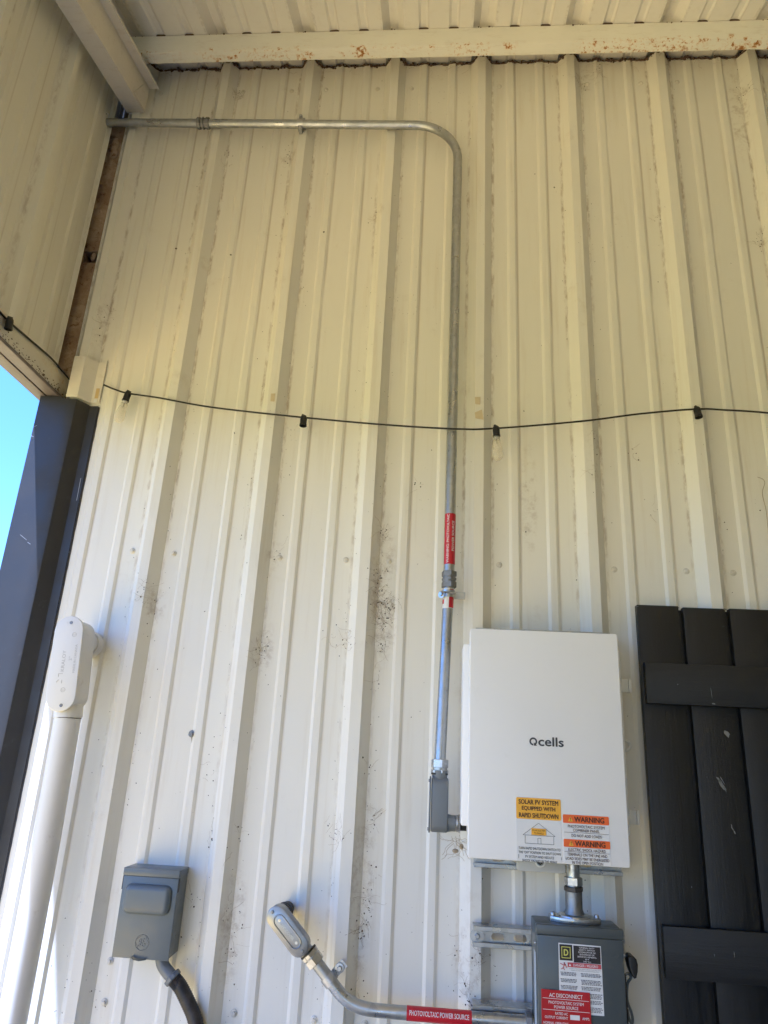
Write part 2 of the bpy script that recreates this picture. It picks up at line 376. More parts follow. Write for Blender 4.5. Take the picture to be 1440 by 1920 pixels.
def text(b, s, cx, cz, w, h, f, bold=0.0, shear=0.0):
    """lettering centred at (cx,cz), width w (0 = natural) and height h; f maps (u,v) to a world point"""
    vs, fs, asp = text_geo(s, 0.0, shear)
    if not w: w = asp * h
    e = bold * h * 4.0
    strikes = [(0, 0)] if e <= 0 else [(0, 0), (-e, 0), (e, 0), (0, e * .7), (0, -e * .7)]
    w -= 2 * e; h -= 1.4 * e
    for i, (dx, dz) in enumerate(strikes):
        P = [Vector(f(cx + u * w + dx, cz + v * h + dz)) for u, v in vs]
        nrm = Vector((0, -1, 0))
        b.poly([q + nrm * (0.00002 * i) for q in P], fs)
    return b
def on_y(y): return lambda u, v: (u, y, v)
def rect(b, x0, x1, z0, z1, y):
    return b.poly([(x0, y, z0), (x1, y, z0), (x1, y, z1), (x0, y, z1)], [(0, 1, 2, 3)])
def line(b, x0, z0, x1, z1, y, w=0.0006):
    d = Vector((x1 - x0, 0, z1 - z0)).normalized(); n = Vector((-d.z, 0, d.x)) * (w / 2)
    a = Vector((x0, y, z0)); c = Vector((x1, y, z1)); return b.poly([a - n, c - n, c + n, a + n], [(0, 1, 2, 3)])
def copy_part(src, parent, loc, rot=None):
    o = src.copy(); COL.objects.link(o); o.parent = parent; o.location = Vector(loc) - origin_of(parent)
    if rot: o.rotation_euler = rot
    return o

# ------------------------------------------------------------------ ground
g = B(); N = 24; W = 400
vs = [(-W + 2 * W * i / N, -W + 2 * W * j / N, 0.0) for j in range(N + 1) for i in range(N + 1)]
g.poly(vs, [(j * (N + 1) + i, j * (N + 1) + i + 1, (j + 1) * (N + 1) + i + 1, (j + 1) * (N + 1) + i) for j in range(N) for i in range(N)])
tag(g.build('ground', M['ground'], None), 'unseen lawn around the building, kept dark so it bounces little light', kind='structure')  # unseen lawn, dark so the lower wall gets less bounced light

g = B(); g.box(-3.4, 10.5, -9.0, 6.0, -0.1, 0.006)  # pale ground added out of view, bounces warm light up to the wall top
tag(g.build('bounce_gravel', M['gravel'], None), 'pale sandy gravel added out of view to bounce warm light onto the wall', kind='structure')
g = B(); g.box(-0.12, 9.3, -6.6, 0.0, -0.1, 0.012)  # slab added out of view, dark so little light bounces up from it
t = NT('grey concrete'); tag(g.build('added_slab', t.done(t.mix(t.noise(3, 6), (0.06, 0.063, 0.068), (0.085, 0.087, 0.09)), 0.85, 0.0), None), 'unseen grey concrete slab, added dark to cut light on the lower wall', kind='structure')
# ------------------------------------------------------------------ ribbed sheets
HC, HB, HR = 0.0127, 0.0365, 0.032
def profile(k0, k1, first=False):
    """(along, out) points of a sheet from rib k0 to rib k1; the last rib laps over the next sheet"""
    pts = []
    for k in range(k0, k1 + 1):
        c = k * S; o = 0.0013 if k == k1 else 0.0
        if k == k0: pts += [(c - HC * 0.2, HR - 0.0004), (c + HC, HR), (c + HB, 0)]
        elif k == k1: pts += [(c - HB, 0), (c - HC - o, HR + o), (c + HC + o, HR + o), (c + HC + 0.006, HR * 0.72 + o)]
        else: pts += [(c - HB, 0), (c - HC, HR), (c + HC, HR), (c + HB, 0)]
        if k < k1:
            for q in (0.1016, 0.2032):
                pts += [(c + q - 0.0165, 0), (c + q - 0.0085, 0.0052), (c + q + 0.0085, 0.0052), (c + q + 0.0165, 0)]
    return pts
def sheet(pts, f, zs, jit=0.0004):
    b = B(); n = len(pts); V = []
    for z in zs:
        for a, o in pts: V.append(f(a, o + rnd.uniform(-jit, jit), z))
    b.poly(V, [(j * n + i, j * n + i + 1, (j + 1) * n + i + 1, (j + 1) * n + i) for j in range(len(zs) - 1) for i in range(n - 1)])
    return b
ROOF_Z, SLOPE = 3.962, 0.22
wall = root('metal_wall', 'tall cream ribbed metal wall carrying the conduits and boxes', 'wall', (0, 0, 0))
TOP = 3.947
zs = [0.0] + [0.3 * i for i in range(1, 13)] + [3.80, TOP]
for i in range(10):
    pts = profile(3 * i, 3 * i + 3)
    if i == 0: pts = [(-0.045, 0.0), (-HB, 0.0), (-HC, HR)] + pts[1:]
    sheet(pts, lambda a, o, z: (a, -o, z), zs).build('wall_panel', M['wall'], wall, smooth=20, recalc=False)
# screws: washer and hex head, one mesh shared by all
def screw_mesh():
    b = B(); b.lathe([(0.0085, 0.0), (0.0085, 0.0012), (0.0066, 0.0026), (0.0048, 0.0028)], (0, 0, 0), (0, -1, 0), 14)
    b.lathe([(0.0044, 0.0026), (0.0044, 0.0066), (0.0036, 0.0074)], (0, 0, 0), (0, -1, 0), 6); return b
M['screw'] = plain('painted screw head', (0.66, 0.63, 0.55), 0.40, 0.0, 0.15, 60, dirt=0.35)
sc0 = screw_mesh().build('screw', M['screw'], wall); first = True
spots = [(S * k + 0.061, z) for k in range(0, 7) for z in (3.839, 2.104, 1.025)]
spots += [(0.857, 2.104), (0.856, 3.839), (1.771, 2.101), (1.766, 3.839), (0.543, 3.839), (0.367, 1.112), (0.862, 1.026), (0.253, 2.108)]
for x, z in spots:
    if (z < 1.2 and x > 1.2) or (abs(x - 0.061) < 0.01 and z < 3): continue
    p = (x + rnd.uniform(-.004, .004), 0.0, z + rnd.uniform(-.003, .003)); r = (rnd.uniform(-.12, .12), rnd.uniform(0, 1), rnd.uniform(-.12, .12))
    if first: sc0.location = p; sc0.rotation_euler = r; first = False
    else: copy_part(sc0, wall, p, r)
# crust of mud and dust along the top edge of the wall
b = B(); prof = []
for k in range(0, 8):
    c = k * S; prof += [(c - HB, 0), (c - HC, HR), (c + HC, HR), (c + HB, 0)]
    for q in (0.1016, 0.2032): prof += [(c + q - 0.0165, 0), (c + q - 0.0085, 0.0052), (c + q + 0.0085, 0.0052), (c + q + 0.0165, 0)]
path = []
for (a0, o0), (a1, o1) in zip(prof, prof[1:]):
    n = max(2, int(math.hypot(a1 - a0, o1 - o0) / 0.007))
    path += [(a0 + (a1 - a0) * i / n, -(o0 + (o1 - o0) * i / n)) for i in range(n)]
rr = [0.0014 + 0.0034 * rnd.random() ** 2 * (1.6 if -y > 0.004 else 1.0) for x, y in path]
b.tube([(x, y - 0.0005 + rnd.uniform(-.002, .002), TOP + 0.0015 + rnd.uniform(-.003, .004)) for x, y in path], rr, 6)
for i in range(260):
    x, y = rnd.choice(path); r = rnd.uniform(.0015, .0048)
    b.sphere((x, y - rnd.uniform(0, .004), TOP + rnd.uniform(-.006, .008)), r, 6, (rnd.uniform(.7, 1.6), 1, rnd.uniform(.7, 1.3)))
tag(b.build('dirt_crust', M['crust'], wall), 'dark mud and cobweb crust along the top edge of the sheets', kind='stuff')
B().box(-0.127, 9.14, 0.075, 0.090, 0.0, 3.976, 0.0).build('light_stop_sheet', plain('dark light stop', (0.10, 0.08, 0.06), 0.9), wall)  # added dark sheet, stops light leaking in behind the wall top
# bits of old tape on two rib crests
def tape_bit(pts, mat, y): B().prism(pts, y, y - 0.0006, 'y').build('tape_remnant', mat, wall, smooth=0)
tape_bit([(1.206, 2.596), (1.222, 2.597), (1.221, 2.572), (1.207, 2.574)], M['tape'], -HR - 0.0012)
tape_bit([(1.206, 2.546), (1.226, 2.556), (1.231, 2.524), (1.208, 2.528)], M['tape'], -HR - 0.0012)
tape_bit([(0.604, 2.598), (0.617, 2.599), (0.617, 2.572), (0.605, 2.573)], M['tape'], -HR - 0.0012)

# gable sheet on the left, over the open side
gab = root('gable_wall', 'shaded olive cream ribbed sheets closing the left side above the opening', 'wall', (-0.085, 0, 2.6))
G0 = -0.011
for i in range(7):
    pts = profile(3 * i, 3 * i + 3)
    if i == 0: pts = [(0.024, 0.012), (0.036, 0.0)] + pts[3:]
    b = B(); n = len(pts); V = []
    ZS = [0.0, 0.25, 0.5, 0.75, 1.0]
    for q in ZS:
        for a, o in pts:
            y = G0 - a; ztop = 3.955 + SLOPE * y; z = 2.655 + (ztop - 2.655) * q
            V.append((-0.085 + o + rnd.uniform(-.0003, .0003), y, z))
    b.poly(V, [(j * n + i2, j * n + i2 + 1, (j + 1) * n + i2 + 1, (j + 1) * n + i2) for j in range(len(ZS) - 1) for i2 in range(n - 1)])
    b.build('wall_panel', M['gable'], gab, smooth=20, recalc=False)
b = B(); b.prism([(0.064, 2.655), (0.064, 3.955), (-6.55, 3.955 - SLOPE * 6.55), (-6.55, 2.655)][::1], -0.1275, -0.1215, 'x'); b.build('gable_light_stop', M['gable'], gab, smooth=0)  # unseen sheet added to keep outside light off the corner post

# building end wall behind the corner, and added walls that keep the inside dark
ew = B(); ew.prism([(0.0645, 0.0), (0.0645, ROOF_Z + SLOPE * .0645 - .002), (1.49, ROOF_Z + SLOPE * 1.49 - .002), (1.49, 0.0)], -0.135, -0.1285, 'x')
tag(ew.build('building_end_wall', M['gable'], None), 'end wall of the building running back from the corner', 'wall', kind='structure')

bw = B(); bw.box(-0.128, 9.14, 1.47, 1.49, 0.0, ROOF_Z + SLOPE * 1.47 + .03)  # added out of view, shuts light out of the space behind the wall
tag(bw.build('back_light_stop', M['gable'], None), 'unseen wall added to keep the space behind the ribbed sheets dark', 'wall', kind='structure')
bw = B(); bw.prism([(0.10, 0.0), (0.10, ROOF_Z + SLOPE * .1 + .03), (1.46, ROOF_Z + SLOPE * 1.46 + .03), (1.46, 0.0)], 9.13, 9.14, 'x')  # also added, closes the far end of that space against light
tag(bw.build('far_light_stop', M['gable'], None), 'unseen end wall added to keep the space behind the ribbed sheets dark', 'wall', kind='structure')
# corner post seen through the gap
post = root('corner_post', 'rusty brown steel corner post in the gap between the two walls', 'post', (-0.08, 0.03, 0))
b = B(); b.box(-0.128, -0.022, 0.006, 0.064, 0.0, 3.10, 0.002); b.box(-0.128, -0.022, 0.007, 0.064, 3.145, 3.70, 0.002)
b.box(-0.128, -0.100, 0.015, 0.064, 3.10, 3.145); b.box(-0.048, -0.022, 0.015, 0.064, 3.10, 3.145)
b.build('post_face', M['rust'], post)
b = B()
for i in range(46):
    zz = rnd.uniform(2.66, 3.66); b.sphere((rnd.uniform(-.105, -.045), 0.005, zz), rnd.uniform(.002, .009), 7, (1, .35, rnd.uniform(.6, 2.2)))
b.sphere((-0.076, 0.004, 3.60), 0.022, 9, (1, .4, 1.6)); b.sphere((-0.07, 0.004, 3.56), 0.017, 9, (1, .4, 1.3))
tag(b.build('rust_scale', M['rust'], post), 'flaking rust scabs', kind='stuff')

# ------------------------------------------------------------------ roof sheets, purlin, rafter
roof = root('metal_roof', 'pale ribbed metal roof sheets seen from below above the purlin', 'roof', (0, 0, ROOF_Z), kind='structure')
YS = [1.5, 0.4, 0.05, -0.1, -0.3, -0.6, -1.2, -2.0, -3.0, -4.2, -6.6]
for i in range(0, 10):
    pts = profile(3 * i, 3 * i + 3)
    if i == 0: pts = [(-0.128, 0.0), (-HB, 0.0), (-HC, HR)] + pts[1:]
    b = sheet(pts, lambda a, o, y: (a, y, ROOF_Z + SLOPE * y + o), YS)
    b.build('roof_panel', M['roof'], roof, smooth=20, recalc=False)
pur = root('purlin', 'cream steel purlin with rust spots running along the top of the wall', 'beam', (0.0, -0.15, 3.925))
b = B(); yw, zt, zb = -0.150, 3.9265, 3.845
prof_p = [(yw, zt), (yw, zb + 0.004), (yw + 0.0012, zb + 0.0012), (yw + 0.004, zb), (yw + 0.038, zb), (yw + 0.038, zb + 0.002), (yw + 0.004, zb + 0.002), (yw + 0.002, zb + 0.004), (yw + 0.002, zt)]
b.prism(prof_p, -0.03, 9.1, 'x'); b.build('channel', M['purlin'], pur, smooth=40)
# dust packed where the roof ribs pass over the purlin
b = B()
for k in range(0, 8):
    c = k * S
    for i in range(10): b.sphere((c + rnd.uniform(-.035, .035), yw + rnd.uniform(.0, .01), zt + rnd.uniform(-.001, .004)), rnd.uniform(.0015, .004), 6)
    for q in (0.1016, 0.2032):
        b.box(c + q - .016, c + q + .016, yw - .001, yw + .01, zt - .001, zt + .0055)
tag(b.build('dust', M['crust'], pur), 'dark dust packed under the roof ribs', kind='stuff')

raf = root('rafter', 'cream steel rafter coming down to the corner at upper left', 'beam', (0.0, -0.05, 3.7))
def zr(y): return 3.720 + SLOPE * y
y0, y1 = -0.030, -6.5; HW = 0.112; xw = 0.030
prof_r = [(-0.033, 0), (xw, 0), (xw + 0.0, HW), (xw + 0.034, HW), (xw + 0.034, HW - 0.008), (xw + 0.0365, HW - 0.008), (xw + 0.0365, HW + 0.0025), (xw - 0.0025, HW + 0.0025), (xw - 0.0025, 0.0025), (-0.033, 0.0025)]
b = B(); n = len(prof_r); V = [(x, y, zr(y) + h) for y in (y0, -0.5, -1.5, y1) for x, h in prof_r]
b.poly(V, [(j * n + i, j * n + (i + 1) % n, (j + 1) * n + (i + 1) % n, (j + 1) * n + i) for j in range(3) for i in range(n)] + [tuple(range(n))])
b.build('section', M['rafter'], raf, smooth=0)
b = B(); b.poly([(xw + 0.001, -0.034, zr(-.034) + .004), (xw + 0.001, -0.125, zr(-.125) + .004), (xw + 0.001, -0.075, zr(-.075) + HW - .02), (xw + 0.001, -0.034, zr(-.034) + HW - .035),
                 (xw + 0.0035, -0.034, zr(-.034) + .004), (xw + 0.0035, -0.125, zr(-.125) + .004), (xw + 0.0035, -0.075, zr(-.075) + HW - .02), (xw + 0.0035, -0.034, zr(-.034) + HW - .035)],
                [(0, 1, 2, 3), (7, 6, 5, 4), (0, 4, 5, 1), (1, 5, 6, 2), (2, 6, 7, 3), (3, 7, 4, 0)])
b.build('clip_plate', M['rafter'], raf, smooth=0)

b = B(); b.box(9.10, 9.14, -6.5, 0.06, 0.0, 3.96); tag(b.build('end_light_blocker', M['gable'], None), 'unseen wall added far to the right to keep out light from that side', 'wall', kind='structure')  # added out of view, blocks light from the right
b = B(); b.box(1.8, 9.1, -6.62, -6.58, 0.0, 2.60); tag(b.build('front_light_blocker', M['gable'], None), 'unseen wall added behind the viewer to cut light from the front', 'wall', kind='structure')  # added behind the camera, blocks front light so the left side dominates
# ------------------------------------------------------------------ header over the opening
hd = root('header_trim', 'mauve brown soffit with mildewed cream edge over the opening at left', 'trim', (-0.085, -2.0, 2.57))
B().box(-0.052, -0.046, -6.6, 0.0, 2.588, 2.655, 0.0015).build('cream_edge', M['headercream'], hd)
B().box(-0.0815, -0.0455, -6.6, 0.005, 2.5765, 2.5875, 0.0012).build('soffit_strip', M['soffit'], hd)
B().box(-0.121, -0.0840, -6.6, 0.005, 2.5740, 2.5875, 0.0012).build('soffit_strip', M['soffit'], hd)
B().box(-0.121, -0.0525, -6.6, 0.005, 2.5880, 2.654, 0.001).build('beam', M['soffit'], hd)
# grime on the cream edge
b = B()
for i in range(150):
    y = -rnd.random() * 0.5; b.sphere((-0.0455, y, 2.589 + abs(rnd.gauss(0, .010))), rnd.uniform(.0006, .0022), 5, (.5, 1.5, 1))
tag(b.build('mildew', M['crust'], hd), 'black mildew flecks', kind='stuff')

# ------------------------------------------------------------------ dark corner trim and the cut cream flashing
ct = root('corner_trim', 'charcoal blue metal corner trim below the header at left', 'trim', (-0.04, 0, 0))
def trim_sheet(x_start, z0, z1, zfun_top, dy=0.0, ret=True):
    P = []
    if ret: P += [(-0.1185, 0.06)]
    P += [(x_start, -0.045)] + [(x_start + (0.012 - x_start) * i / 4, -0.045) for i in (1, 2, 3)] + [(0.012, -0.045), (0.0165, -0.0435), (0.038, -0.0085), (0.041, -0.006), (0.0660, -0.0055), (0.0668, -0.003)]
    b = B(); n = len(P); V = []
    Z = 8
    for j in range(Z + 1):
        for i, (x, y) in enumerate(P):
            zz = z0 + (z1 - z0) * j / Z
            if j == Z: zz = zfun_top(x)
            V.append((x, y + dy, zz))
    b.poly(V, [(j * n + i, j * n + i + 1, (j + 1) * n + i + 1, (j + 1) * n + i) for j in range(Z) for i in range(n - 1)])
    bmesh.ops.recalc_face_normals(b.bm, faces=b.bm.faces[:]); bmesh.ops.solidify(b.bm, geom=b.bm.faces[:], thickness=0.0009)
    return b
trim_sheet(-0.0985, 0.0, 2.568, lambda x: 2.5735 if x < -0.02 else 2.566 - 0.06 * (x - .0) + rnd.uniform(-.002, .001)).build('trim_sheet', M['navy'], ct, smooth=25)
M['scratch'] = plain('bare scratch', (0.45, 0.45, 0.46), 0.5)
for (x0, z0, x1, z1, w, yy) in [(-0.062, 2.135, -0.040, 2.120, .0007, -0.0464), (-0.036, 2.114, -0.026, 2.108, .0009, -0.0464), (-0.095, 2.470, -0.088, 2.474, .0012, -0.0464), (-0.098, 2.44, -0.09, 2.438, .001, -0.0464), (0.0585, 2.325, 0.0595, 2.255, .0014, -0.0072)]:
    line(B(), x0, z0, x1, z1, yy, w).build('scratch', M['scratch'], ct, smooth=0)
fl = root('flashing', 'short cut piece of cream corner flashing above the charcoal trim', 'trim', (0.03, -0.03, 2.57))
trim_sheet(-0.0185, 2.572, 2.70, lambda x: 2.712 if x < 0.02 else 2.716 - 0.0 * x + (0.004 if x > .05 else -0.004), -0.0008, False).build('flashing_sheet', M['flash'], fl, smooth=25)
rect(B(), 0.050, 0.061, 2.588, 2.622, -0.0076).build('tape_remnant', M['tapeyellow'], fl, smooth=0)
rect(B(), 0.049, 0.060, 2.573, 2.584, -0.0076).build('tape_remnant', M['paper'], fl, smooth=0)
# sealant bead where the trim meets the wall
b = B(); b.tube([(0.0680 + rnd.uniform(-.0004, .0004), -0.0010, 0.9 + i * 0.02) for i in range(84)], [rnd.uniform(.0018, .0024) for i in range(84)], 6)
b.build('sealant', plain('dark smeared sealant', (0.05, 0.048, 0.05), 0.6), ct)

# ------------------------------------------------------------------ string light
sl = root('string_light', 'black cord of café bulbs strung across the wall', 'string light', (0.9, -0.04, 2.5))
sl['label'] = 'black cord with bulb sockets strung across the wall and along the header'
pth = [(2.60, -0.050, 2.49), (2.30, -0.048, 2.522), (2.015, -0.045, 2.553), (1.90, -0.042, 2.5615), (1.825, -0.0365, 2.566), (1.667, -0.045, 2.544), (1.502, -0.055, 2.513), (1.264, -0.060, 2.484), (1.145, -0.073, 2.474), (0.948, -0.055, 2.492), (0.712, -0.042, 2.517), (0.438, -0.040, 2.546), (0.269, -0.036, 2.577), (0.165, -0.031, 2.594), (0.115, -0.020, 2.613), (0.073, -0.0095, 2.633)]
B().tube(smooth_path(pth, 7), 0.0027, 8).build('cord', M['cable'], sl)
B().tube(smooth_path([(-0.030, -0.004, 2.640), (-0.040, -0.05, 2.652), (-0.043, -0.12, 2.6585), (-0.043, -0.22, 2.650), (-0.043, -0.32, 2.641), (-0.043, -0.36, 2.640), (-0.044, -0.6, 2.645), (-0.043, -1.2, 2.64)], 7), 0.0027, 8).build('cord', M['cable'], sl)
def socket(top, d, bulb):
    top = Vector(top); d = Vector(d).normalized(); b = B()
    b.lathe([(0.0040, -0.004), (0.0075, -0.002), (0.0096, 0.002), (0.0100, 0.010), (0.0096, 0.012), (0.0096, 0.024), (0.0106, 0.0255), (0.0106, 0.030), (0.0090, 0.0302), (0.0086, 0.012), (0.0005, 0.0118)], top, d, 20)
    e = d.orthogonal().normalized(); b.cyl(top - e * 0.006 - d * 0.003, top + e * 0.006 - d * 0.003, 0.0042, n=10)
    so = b.build('socket', M['black'], sl)
    if bulb:
        o = [(0.0088, 0.028), (0.0092, 0.034), (0.0112, 0.046), (0.0140, 0.060), (0.0156, 0.074), (0.0158, 0.083), (0.0146, 0.092), (0.0115, 0.0985), (0.0065, 0.102), (0.0008, 0.1030)]
        gb = B(); gb.lathe(o + [(max(0.0003, r - 0.0007), h - 0.0007) for r, h in o[::-1]], top, d, 28, close=False)
        gb.build('bulb', M['glass'], so, smooth=60)
        fb = B(); fb.cyl(top + d * 0.028, top + d * 0.050, 0.0022, 0.0012, 8)
        for k in range(5):
            a = 2 * PI * k / 5; e2 = d.cross(e); p = e * math.cos(a) + e2 * math.sin(a)
            fb.tube([top + d * 0.048 + p * 0.001, top + d * 0.060 + p * 0.006, top + d * 0.084 + p * 0.005], 0.00014, 4)
        fb.build('filament', M['filament'], so)
        cb = B(); cb.lathe([(0.0082, 0.022), (0.0082, 0.034), (0.0060, 0.037)], top, d, 16); cb.build('screw_base', M['galv'], so)
socket((0.168, -0.035, 2.594), (-0.14, -0.05, -1), True)
socket((0.712, -0.046, 2.517), (0.02, -0.08, -1), False)
socket((1.264, -0.064, 2.485), (0.05, -0.05, -1), True)
socket((1.825, -0.041, 2.566), (0.10, -0.10, -1), False)
socket((-0.034, -0.345, 2.640), (0.03, 0.10, -1), False)

# ------------------------------------------------------------------ upper conduit run to the combiner box
uc = root('conduit_run', 'galvanised conduit bending down the wall into the white combiner box', 'conduit', (1.14, -0.05, 1.44))
R0 = 0.0141
A0 = Vector((-0.098, -0.050, 3.648)); A1 = Vector((0.998, -0.050, 3.612)); C1 = Vector((1.1415, -0.050, 3.462)); C2 = Vector((1.142, -0.050, 2.060))
def bend(p0, corner, p1, n=12):
    out = []
    for i in range(n + 1):
        u = i / n; out.append(p0 * (1 - u) ** 2 + corner * 2 * u * (1 - u) + p1 * u * u)
    return out
def arc(p0, t0, p1, t1, R, n=14):
    """circular-looking bend from p0 heading t0 to p1 heading t1 (cubic with circle weights)"""
    t0 = Vector(t0).normalized(); t1 = Vector(t1).normalized(); k = (p1 - p0).length * 0.39
    out = []
    for i in range(n + 1):
        u = i / n; a, b_, c_, d = p0, p0 + t0 * k, p1 - t1 * k, p1
        out.append(a * (1 - u) ** 3 + b_ * 3 * u * (1 - u) ** 2 + c_ * 3 * u * u * (1 - u) + d * u ** 3)
    return out
B().cyl(A0, (0.262, -0.050, 3.6365), R0 - 0.0003, n=28).build('pipe', M['emt'], uc)
tpath = [Vector((0.262, -0.050, 3.6365)), Vector((0.6, -0.050, 3.6254)), A1] + arc(A1, A1 - A0, C1, (0, 0, -1), 0.14)[1:] + [Vector((1.142, -0.050, 3.0)), C2]
B().tube(tpath, R0, 28).build('pipe', M['emt'], uc)
def nut(b, o, ax, r, h0, h1): b.lathe([(r * 0.94, h0), (r, h0 + .001), (r, h1 - .001), (r * 0.94, h1)], o, ax, 6)
# coupling in the top run
b = B(); ax = (A1 - A0).normalized(); o = Vector((0.262, -0.050, 3.6365))
b.lathe([(R0 + .0035, -.022), (R0 + .0055, -.020), (R0 + .0055, -.010), (R0 + .002, -.008), (R0 + .002, -.002), (R0 + .0062, -.001), (R0 + .0062, .002), (R0 + .002, .003), (R0 + .002, .009), (R0 + .0055, .011), (R0 + .0055, .021), (R0 + .0035, .023)], o, ax, 8)
b.build('coupling', M['cast'], uc, smooth=20)
# one hole strap on a rib crest
def strap(parent, c, ax, up, r, mat, bolt=True):
    c = Vector(c); ax = Vector(ax).normalized(); up = Vector(up).normalized(); out = Vector((0, -1, 0)); b = B(); w = 0.0095
    P = [(-(r + .001), 0.018)] + [((r + .0012) * math.cos(PI - PI * k / 12), -(r + .0012) * math.sin(PI * k / 12)) for k in range(13)] + [(r + .0012, .014), (r + .030, .015)]
    V = []
    for th in (0, .0016):
        for s_ in (-w, w):
            for u, o in P:
                q = Vector((u, o)); 
                nn = (q.normalized() * th) if o < 0.001 else Vector((0, -th))
                V.append(c + up * (u + nn.x) - out * (o + nn.y) + ax * s_)
    n = len(P); F = []
    for l in range(2):
        for i in range(n - 1): F.append((l * 2 * n + i, l * 2 * n + i + 1, l * 2 * n + n + i + 1, l * 2 * n + n + i))
    for s_ in range(2):
        for i in range(n - 1): F.append((s_ * n + i, s_ * n + i + 1, 2 * n + s_ * n + i + 1, 2 * n + s_ * n + i))
    b.poly(V, F); o = b.build('strap', mat, parent, smooth=30)
    if bolt:
        b = B(); bc = c + up * (r + .020) - out * 0.013; b.lathe([(.0075, 0), (.0075, .0015), (.0048, .0017)], bc, out, 14); b.lathe([(.0046, .0016), (.0046, .006), (.0036, .007)], bc, out, 6); b.build('bolt', M['galv'], o)
strap(uc, (0.604, -0.050, 3.6252), ax, (0, 0, 1), R0, M['galv'])
b = B(); cc = Vector((0.604, -0.050, 3.6252)); b.lathe([(R0 + .0006, -.0065), (R0 + .0030, -.0060), (R0 + .0030, .0060), (R0 + .0006, .0065)], cc, ax, 24)
b.box(0.5985, 0.6095, -0.0620, -0.0330, 3.6252 + R0 + .001, 3.6252 + R0 + .0165, .0012, 2); b.box(0.5985, 0.6095, -0.0600, -0.0330, 3.6252 - R0 - .0125, 3.6252 - R0 - .001, .0012, 2)
b.cyl((0.604, -0.0660, 3.6252 + R0 + .009), (0.604, -0.0600, 3.6252 + R0 + .009), .0052, n=6); b.build('pipe_clamp', M['galv'], uc, smooth=30)
# bright wire end at the gable wall
B().tube(smooth_path([(-0.084, -0.052, 3.662), (-0.080, -0.060, 3.672), (-0.084, -0.068, 3.668), (-0.090, -0.066, 3.655)], 5), 0.0022, 6).build('bushing', plain('bright bushing edge', (0.8, 0.82, 0.84), 0.3, 0.6), uc)
# red wrap label on the vertical run
def wrap(b, cx, cy, r, a0, a1, z0, z1, n=14):
    V = []
    for i in range(n + 1):
        a = a0 + (a1 - a0) * i / n
        for z in (z0, z1): V.append((cx + r * math.sin(a), cy - r * math.cos(a), z))
    b.poly(V, [(2 * i, 2 * i + 2, 2 * i + 3, 2 * i + 1) for i in range(n)]); return b
lab = wrap(B(), 1.142, -0.050, R0 + .0006, -1.75, 1.75, 2.086, 2.227).build('warning_label', M['red'], uc)
tb = B()
def wrapf(r): return lambda u, v: (1.142 + r * math.sin(v / r), -0.050 - r * math.cos(v / r), u)
f_ = wrapf(R0 + .0010)
text(tb, 'WARNING: PHOTOVOLTAIC', 2.1565, 0.0062, 0.136, 0.0072, lambda u, v: f_(u, -v), 0.004)
text(tb, 'POWER SOURCE', 2.1640, -0.0085, 0.084, 0.0072, lambda u, v: f_(u, -v), 0.004)
tb.build('lettering', M['inkwhite'], lab, smooth=0)
# compression coupling
b = B(); o = Vector((1.142, -0.050, 2.068))
nut(b, o, (0, 0, -1), R0 + .0062, 0.0, .014); b.lathe([(R0 + .003, .013), (R0 + .003, .019)], o, (0, 0, -1), 24); nut(b, o, (0, 0, -1), R0 + .0058, .018, .024); b.lathe([(R0 + .0035, .023), (R0 + .0035, .030)], o, (0, 0, -1), 24); nut(b, o, (0, 0, -1), R0 + .0062, .029, .044)
b.build('coupling', M['cast'], uc, smooth=20)
D0 = Vector((1.1415, -0.052, 2.026)); D1 = Vector((1.1285, -0.088, 1.585))
RL = 0.0136
B().tube([D0 + (D1 - D0) * i / 10 for i in range(11)], RL, 28).build('pipe', M['emt'], uc)
ax2 = (D1 - D0).normalized()
def along(r, h, a): # point on the lower pipe surface
    c = D0 + ax2 * h; return (c.x + r * math.sin(a), c.y - r * math.cos(a), c.z)
lab = B()
V = [along(RL + .0007, h, a) for a in [-1.5 + 3.0 * i / 12 for i in range(13)] for h in (0.006, 0.060)]
lab.poly(V, [(2 * i, 2 * i + 2, 2 * i + 3, 2 * i + 1) for i in range(12)]); lab = lab.build('torn_label', M['paper'], uc)
rb = B(); V = [along(RL + .0012, h, a) for a in [0.15 + 1.2 * i / 6 for i in range(7)] for h in (0.008, 0.058)]
rb.poly(V, [(2 * i, 2 * i + 2, 2 * i + 3, 2 * i + 1) for i in range(6)])
V = [along(RL + .0012, h, a) for a in [-1.3 + .5 * i / 6 for i in range(7)] for h in (0.036, 0.048)]
rb.poly(V, [(2 * i, 2 * i + 2, 2 * i + 3, 2 * i + 1) for i in range(6)]); rb.build('red_print', M['red'], lab)
strap(uc, (1.1405, -0.054, 2.006), (0, 0, 1), (1, 0, 0), RL + .001, M['galv'], False)
b = B(); b.lathe([(.0095, 0), (.0095, .0022), (.0055, .0026)], (1.1240, -0.066, 2.002), (-.55, -.85, 0), 16); b.lathe([(.005, .002), (.005, .009)], (1.1240, -0.066, 2.002), (-.55, -.85, 0), 6)
b.cyl((1.120, -0.074, 2.008), (1.160, -0.070, 2.006), 0.0026, n=8); b.build('clamp_screw', M['galv'], uc)
